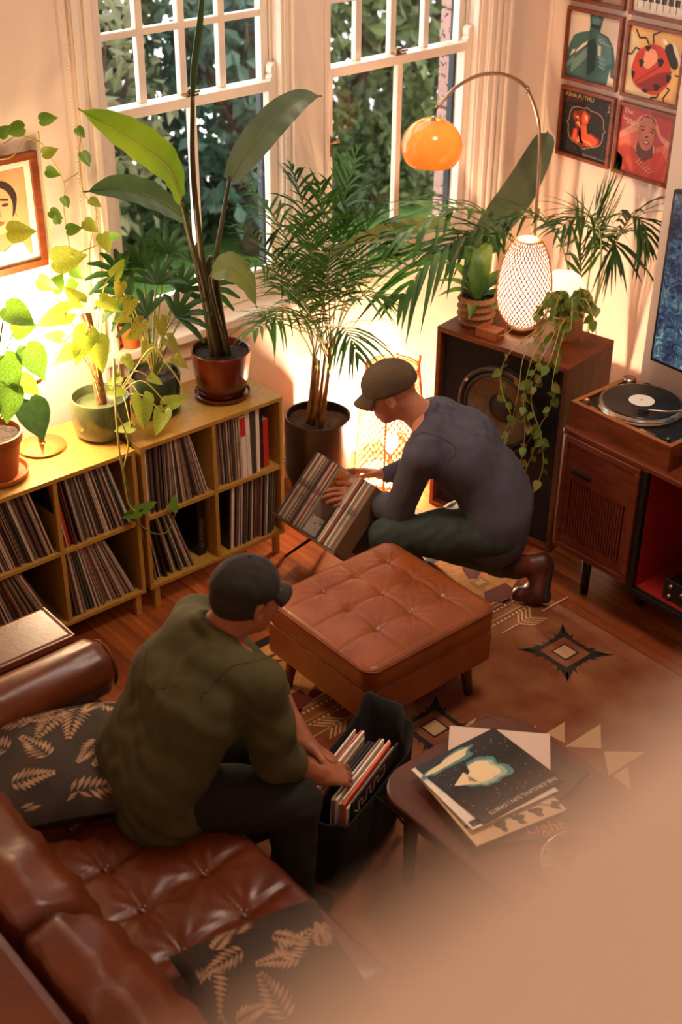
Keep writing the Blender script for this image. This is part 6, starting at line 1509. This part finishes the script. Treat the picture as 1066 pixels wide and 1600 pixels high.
def hand_prims(w_, f, n, side, curls, thumb=(.5, .3), s=1.0):
    """w_ wrist, f towards the fingers, n out of the back of the hand, side: unit vector towards the thumb; curls per finger (index..little): three angles"""
    f, n = unit(f), unit(n); n = unit(n-f*(n@f)); t = unit(np.array(side, float)-f*(np.array(side)@f)-n*(np.array(side)@n)); w_ = np.array(w_, float)
    pr = [cone(w_-f*.05*s, w_+f*.01*s, .026*s, .025*s, .015, (n, .8))]
    lat = [.031, .0105, -.0105, -.030]; lens = [(.042, .026, .021), (.046, .030, .022), (.043, .028, .021), (.034, .021, .019)]; kn = [.088, .092, .088, .080]
    for i in range(4):
        k0 = w_+f*kn[i]*s+t*lat[i]*s; pr.append(cone(w_+f*.012*s+t*lat[i]*.55*s, k0, .0165*s, .0125*s, .014, (n, .85)))
        d = f.copy(); p = k0; r = .0098 if i < 3 else .0085
        ang = 0
        for j, L in enumerate(lens[i]):
            ang += curls[i][j]; sp = t*(lat[i]*.9)*(1 if j == 0 else .2); d = unit(f*math.cos(ang)-n*math.sin(ang)+sp*2.0); q = p+d*L*s
            pr.append(cone(p, q, r*s, (r-.0009)*s, .003)); p = q; r -= .0007
    b0 = w_+f*.022*s+t*.026*s; d = unit(f*.62+t*.70-n*thumb[0]*.5); p1 = b0+d*.042*s; d2 = unit(f*.85+t*.35-n*thumb[0]); p2 = p1+d2*.034*s; d3 = unit(f*.9+t*.1-n*(thumb[0]+thumb[1])); p3 = p2+d3*.026*s
    pr += [cone(w_+f*.018*s+t*.012*s, p1, .017*s, .0125*s, .012), cone(p1, p2, .0118*s, .0105*s, .004), cone(p2, p3, .0105*s, .009*s, .003)]
    return pr
def cap_build(t, P, A_, mm, r, brim_len, name='cap', peak_drop=.03, panels=0):
    s = 1.0
    dome = [ell(P(-.010, 0, .040), r, A_, .01), ell(P(-.01, 0, -.285), (.5, .5, .305), A_, .012, True)]
    o = sdf_build(name, [(dome, .0045, wrinkle(.0012, .05, (1, .3, .2), (0, 1, .4)), 0)], mm, t, smooth_it=1)
    b = MB(); rows = []
    for i in range(17):
        a = R(-62+124*i/16); ca, sa = math.cos(a), math.sin(a); row = []
        for k in range(6):
            u = k/5; ext = brim_len*u*(ca**.7)
            fx = -.010+(r[0]-.006)*ca+ext; ly = (r[1]-.003)*sa*(1-.06*u); uz = .026-peak_drop*u-.030*(sa*sa)*u + .004*(1-u)
            row.append(Vector(P(fx, ly, uz)))
        rows.append(row)
    b.add([p for r_ in rows for p in r_], [(i*6+k, i*6+k+1, (i+1)*6+k+1, (i+1)*6+k) for i in range(16) for k in range(5)])
    br = b.build('brim', mm, o, smooth=True); md = br.modifiers.new('solid', 'SOLIDIFY'); md.thickness = .004; md.offset = 0
    bt = Vector(P(-.010, 0, .040+r[2])); MB().lathe([(0, .004), (.006, .003), (.008, 0)], bt, 10).build('button', mm, o, smooth=True)
    return o

# ------------------------------------------------------------------ kneeling man in the slate shirt
f = unit((-.62, .79, 0)); l = unit((-.79, -.62, 0)); r_ = -l
P0, P1, P2, P3 = NP(3.545, 3.165, .385), NP(3.535, 3.20, .51), NP(3.455, 3.30, .665), NP(3.385, 3.375, .755)
C7 = NP(3.352, 3.405, .80)
HC = NP(3.235, 3.495, .915); HF, HU = (-.62, .70, -.42), (-.35, .35, .9)
shL, elL, wrL = NP(3.222, 3.30, .715), NP(3.198, 3.385, .435), NP(3.222, 3.628, .372)
shR, elR, wrR = NP(3.50, 3.52, .715), NP(3.53, 3.57, .45), NP(3.378, 3.672, .408)
hipL, knL, anL = NP(3.465, 3.11, .365), NP(3.135, 3.375, .345), NP(3.26, 3.30, .10)
hipR, knR, anR = NP(3.62, 3.225, .365), NP(3.50, 3.54, .095), NP(3.565, 3.09, .165)
m1 = thing('person', 'kneeling man in slate shirt and khaki cap flicking through the record rack', 'person', (3.5, 3.2, 0))
hp_, HP1, HA1 = head_prims(HC, HF, HU, C7+NP(0, 0, -.02), .058)
hL = hand_prims(wrL, (NP(3.118, 3.655, .412)-wrL), (-.1, -.65, .75), (.25, .75, .55), [(.35, .55, .35), (.4, .6, .35), (.45, .65, .4), (.5, .7, .4)], (.35, .3))
hR = hand_prims(wrR, (NP(3.305, 3.765, .425)-wrR), (.1, .45, .88), (-.80, -.55, .1), [(.12, .2, .15), (.35, .5, .3), (.45, .6, .3), (.5, .6, .3)], (.3, .3))
core = [cone(P0+l*.07, P0+r_*.07, .10, .10, .05), cone(P0, P2, .09, .095, .05), cone(P2, C7, .09, .05, .04)] + chain([C7+l*.05, shL, elL, wrL], [.05, .048, .036, .026], .03) + chain([C7+r_*.05, shR, elR, wrR], [.05, .048, .036, .026], .03) + chain([hipL, knL, anL], [.08, .055, .035]) + chain([hipR, knR, anR], [.08, .055, .035])
body1 = sdf_build('body', [(core, .012, None, 0), (hp_, .004, None, 0), (hL, .0028, None, 0), (hR, .0028, None, 0)], m_skin, m1)
# grey stubble on the shaved head, brows, eyes
for lz in (.031, -.031):
    e_ = MB(); e_.lathe([(0, -.0115), (.008, -.008), (.0115, 0), (.008, .008), (0, .0115)], tuple(HP1(.0835, lz, .004)), 10); e_.build('eye', mat('eye dark', '2A1C14', .2), body1, smooth=True)
# shirt
def torso(P, w_, rr, k=.05):
    out = []
    for i in range(len(P)-1):
        for sgn in (1, -1): out.append(cone(P[i]+l_*sgn*w_[i], P[i+1]+l_*sgn*w_[i+1], rr[i], rr[i+1], k))
        out.append(cone(P[i], P[i+1], rr[i], rr[i+1], k))
    return out
l_ = l
sh1 = torso([P0+NP(0, 0, -.055), P0+NP(0, 0, .04), P1, P2, P3], [.08, .08, .075, .095, .10], [.128, .122, .112, .115, .078])
sh1 += [cone(P3+l*.06, shL+NP(0, 0, .005), .078, .066, .04), cone(P3+r_*.06, shR+NP(0, 0, .005), .078, .066, .04)]
sh1 += chain([shL, elL+NP(.0, .0, .0), elL+(wrL-elL)*.35, wrL-(wrL-elL)*.16], [.068, .058, .054, .040], .025) + chain([shR, elR, elR+(wrR-elR)*.4, wrR-(wrR-elR)*.16], [.068, .058, .052, .040], .025)
nd = unit(HC-C7+NP(0, 0, -.02)); na = unit(np.cross(nd, l)); 
for i in range(16):
    a, b_ = 2*math.pi*i/16, 2*math.pi*(i+1)/16; cc = C7+nd*.012
    sh1.append(cone(cc+l*.064*math.cos(a)+na*.064*math.sin(a), cc+l*.064*math.cos(b_)+na*.064*math.sin(b_), .011, .011, .012))
sh1 += [cone(C7+l*.05-nd*.03, C7+r_*.05-nd*.03, .05, .05, .04)]
shirt1 = sdf_build('shirt', [(sh1, .006, wrinkle(.0032, .07, (-.3, .5, .8), (.7, .6, -.2), 1.0), 0)], m_shirt1, m1)
# hem and cuffs
for wr_, el_ in ((wrL, elL), (wrR, elR)):
    d = unit(wr_-el_); c_ = wr_-(wr_-el_)*.16; sdf_build('cuff', [([cone(c_-d*.022, c_+d*.012, .043, .0385, .01)], .004, None, 0)], m_shirt1, shirt1)
def seam(t, pts, mm, r=.0016, nm='seam'):
    # a stitched line lying on the garment: points dropped onto its surface
    v, f_ = SURF[t]; bvh = BVHTree.FromPolygons([tuple(p) for p in v], [tuple(int(i) for i in q) for q in f_]); P = []
    for p in spline([Vector(p) for p in pts], 7):
        q = bvh.find_nearest(p); P.append(q[0]+q[1]*(-.0002))
    return MB().tube(P, r, 5).build(nm, mm, t, smooth=True)
def armhole(t, sh, ax, r, mm):
    ax = unit(ax); u = unit(np.cross(ax, (0, 0, 1))); w_ = np.cross(ax, u); seam(t, [sh+u*r*math.cos(a)+w_*r*math.sin(a) for a in [2*math.pi*i/10 for i in range(11)]], mm)
m_st1 = mat('slate stitching', '33313C', .9); m_st2 = mat('olive stitching', '2E2B16', .9)
armhole(shirt1, shL+r_*.05+NP(0, 0, -.01), l+NP(0, 0, -.4), .13, m_st1); armhole(shirt1, shR+l*.05, r_+NP(0, 0, -.4), .13, m_st1)
seam(shirt1, [C7+l*.06-f*.06, C7+l*.10-f*.05+NP(0, 0, -.01), shL-f*.05+r_*.04+NP(0, 0, .05)], m_st1)
seam(shirt1, [shL+r_*.06-f*.13+NP(0, 0, .0), P3-f*.2+NP(0, 0, .0), shR+l*.06-f*.13], m_st1)
# jeans
je = chain([hipL, hipL+(knL-hipL)*.5, knL, anL], [.112, .096, .074, .062], .03) + chain([hipR, hipR+(knR-hipR)*.5, knR], [.112, .092, .072], .03) + chain([knR, anR-(anR-knR)*.12], [.070, .058], .02) + [cone(P0+l*.08+NP(0, 0, -.03), P0+r_*.08+NP(0, 0, -.03), .122, .122, .04)]
jeans = sdf_build('jeans', [(je, .007, wrinkle(.0035, .07, (.6, .6, .5), (-.5, .6, .4), 2.0), 0)], m_jeans, m1)
dk = unit(anR-knR); sdf_build('jeans_cuff', [([cone(anR-dk*.075, anR-dk*.04, .063, .062, .01)], .0045, None, 0)], mat('denim cuff', '4A4C44', .9), jeans)
# boots: the trailing boot stands on its toe
boR = [cone(anR-dk*.035, anR+dk*.03, .050, .050, .02), cone(anR+NP(.05, -.035, .0), NP(3.672, 3.012, .178), .045, .042, .03), cone(NP(3.668, 3.015, .165), NP(3.622, 2.985, .055), .040, .041, .03), cone(NP(3.62, 2.988, .052), NP(3.575, 3.035, .045), .039, .033, .03)]
bt = sdf_build('boot', [(boR, .005, None, 0)], m_boot, m1)
sdf_build('sole', [([cone(NP(3.700, 2.992, .175), NP(3.648, 2.962, .058), .034, .036, .02, (unit((.75, -.6, .3)), .45)), cone(NP(3.64, 2.966, .045), NP(3.588, 3.022, .027), .033, .028, .02, ((0, 0, 1), .45))], .005, None, 0)], m_sole, bt)
sdf_build('sock', [([cone(anR-dk*.055, anR+dk*.0, .0525, .053, .012)], .005, None, 0)], m_sock, bt)
boL = [cone(anL+NP(0, 0, .05), anL+NP(0, 0, -.02), .05, .05, .02), cone(anL+NP(.02, -.03, -.045), anL+f*.15+NP(0, 0, -.055), .043, .036, .03)]
sdf_build('boot', [(boL, .006, None, 0)], m_boot, m1)
cap_build(m1, HP1, HA1, m_cap1, (.115, .094, .094), .058, peak_drop=.022)
wb = unit(wrL-elL); wu = unit(np.cross(wb, (0, 0, 1))); wv = np.cross(wb, wu); c_ = wrL+wb*.004
MB().tube([c_+wu*.030*math.cos(a)+wv*.027*math.sin(a) for a in [2*math.pi*i/24 for i in range(25)]], .0028, 6, cap=False).build('wristband', m_black, m1, smooth=True)

# ------------------------------------------------------------------ seated man in the olive overshirt
f = unit((.985, -.17, 0)); r_ = unit((-.17, -.985, 0)); l = -r_; l_ = l
P0, P1, P2, P3 = NP(1.525, 2.625, .56), NP(1.560, 2.60, .675), NP(1.635, 2.585, .82), NP(1.700, 2.58, .925)
C7 = NP(1.735, 2.575, .985)
HC = NP(1.830, 2.552, 1.082); HF, HU = (.97, -.02, -.20), (.20, -.0, .95)
shR, elR, wrR = NP(1.748, 2.392, .905), NP(1.790, 2.375, .625), NP(1.955, 2.372, .462)
shL, elL, wrL = NP(1.79, 2.75, .905), NP(1.965, 2.665, .64), NP(1.995, 2.482, .485)
hipR, knR, anR = NP(1.55, 2.51, .525), NP(1.82, 2.33, .465), NP(1.785, 2.30, .10)
hipL, knL, anL = NP(1.56, 2.72, .525), NP(1.865, 2.665, .47), NP(1.86, 2.68, .10)
m2 = thing('person', 'man in olive overshirt and dark cap seated on the sofa, reaching into the black bag', 'person', (1.5, 2.6, .44))
hp_, HP2, HA2 = head_prims(HC, HF, HU, C7+NP(0, 0, -.02), .06)
hR = hand_prims(wrR, NP(.085, -.012, -.035), (.25, -.35, .9), (.35, .9, .1), [(.35, .4, .3), (.5, .6, .4), (.55, .65, .4), (.6, .7, .4)], (.25, .25))
hL = hand_prims(wrL, NP(.05, -.06, -.045), (.3, .3, .9), (-.7, -.5, 0), [(.3, .4, .3)]*4, (.3, .2))
armR = chain([shR, elR, elR+(wrR-elR)*.35, wrR], [.05, .043, .042, .027], .02) ; armL = chain([shL, elL, elL+(wrL-elL)*.35, wrL], [.05, .043, .042, .027], .02)
core = [cone(P0+l*.07, P0+r_*.07, .10, .10, .05), cone(P0, P2, .09, .10, .05), cone(P2, C7, .09, .05, .04), cone(C7, shR, .05, .05, .03), cone(C7, shL, .05, .05, .03)] + chain([hipL, knL, anL], [.08, .055, .04]) + chain([hipR, knR, anR], [.08, .055, .04])
body2 = sdf_build('body', [(core, .012, None, 0), (hp_, .004, None, 0), (armR+hR, .0032, None, 0), (armL+hL, .0032, None, 0)], m_skin2, m2)
for lz in (.031, -.031):
    e_ = MB(); e_.lathe([(0, -.0115), (.008, -.008), (.0115, 0), (.008, .008), (0, .0115)], tuple(HP2(.0835, lz, .004)), 10); e_.build('eye', mat('eye dark', '2A1C14', .2), body2, smooth=True)
hair = [ell(HP2(-.018, 0, .012), (.098, .080, .085), HA2, .01), ell(HP2(.085, 0, -.05), (.09, .12, .10), HA2, .02, True)]
sdf_build('hair', [(hair, .005, None, 0)], mat('short dark hair', '2A1C12', .8, bump=.4, bscale=200), m2)
sh2 = torso([P0+NP(-.035, .01, -.075), P0+NP(-.01, 0, .03), P1, P2, P3], [.095, .09, .08, .095, .10], [.108, .110, .110, .114, .080])
sh2 += [cone(P0+NP(-.045, .10, -.075), P0+NP(-.01, -.15, -.075), .055, .055, .05), cone(P0+NP(.02, -.16, -.06), P0+NP(.12, -.14, -.05), .055, .05, .05)]
sh2 += [cone(P3+l*.06, shL+NP(0, 0, .005), .082, .070, .04), cone(P3+r_*.06, shR+NP(0, 0, .005), .082, .070, .04)]
sh2 += chain([shR, shR+(elR-shR)*.55, elR+NP(0, 0, .0), elR+(wrR-elR)*.20], [.076, .074, .066, .060], .03) + chain([shL, elL, elL+(wrL-elL)*.12], [.074, .064, .06], .03)
nd = unit(HC-C7); na = unit(np.cross(nd, l))
for i in range(16):
    a, b_ = 2*math.pi*i/16, 2*math.pi*(i+1)/16; cc = C7+nd*.010
    sh2.append(cone(cc+l*.068*math.cos(a)+na*.068*math.sin(a), cc+l*.068*math.cos(b_)+na*.068*math.sin(b_), .014, .014, .014))
sh2 += [cone(C7+l*.05-nd*.03, C7+r_*.05-nd*.03, .055, .055, .04)]
shirt2 = sdf_build('overshirt', [(sh2, .006, wrinkle(.0036, .075, (.5, -.3, .8), (.3, .8, -.3), .4), 0)], m_shirt2, m2)
for a_, b_ in ((elR, wrR), (elL, wrL)):
    d = unit(b_-a_); q = a_+(b_-a_)*(.20 if a_ is elR else .12); sdf_build('rolled_cuff', [([cone(q-d*.022, q+d*.012, .064, .062, .01)], .0045, None, 0)], m_shirt2, shirt2)
armhole(shirt2, shR+l*.055+NP(0, 0, -.01), r_+NP(.1, 0, -.4), .14, m_st2)
seam(shirt2, [shR+l*.06-f*.13+NP(0, 0, -.02), P3-f*.2+NP(0, 0, -.03), shL+r_*.06-f*.13+NP(0, 0, -.02)], m_st2)
pt2 = chain([hipR, hipR+(knR-hipR)*.5, knR, anR], [.105, .095, .076, .062], .03) + chain([hipL, hipL+(knL-hipL)*.5, knL, anL], [.105, .095, .076, .062], .03) + [cone(P0+l*.08+NP(0, 0, -.02), P0+r_*.08+NP(0, 0, -.02), .105, .105, .04)]
sdf_build('trousers', [(pt2, .007, wrinkle(.003, .07, (.6, .6, .5), (-.5, .6, .4), 2.0), 0)], m_pants2, m2)
for a_ in (anR, anL):
    sdf_build('shoe', [([cone(a_+NP(0, 0, .0), a_+NP(0, 0, -.04), .05, .045, .02), cone(a_+NP(-.03, 0, -.05), a_+NP(.10, -.03, -.055), .036, .03, .03)], .006, None, 0)], m_pants2, m2)
cap_build(m2, HP2, HA2, m_cap2, (.108, .088, .090), .062, peak_drop=.018)
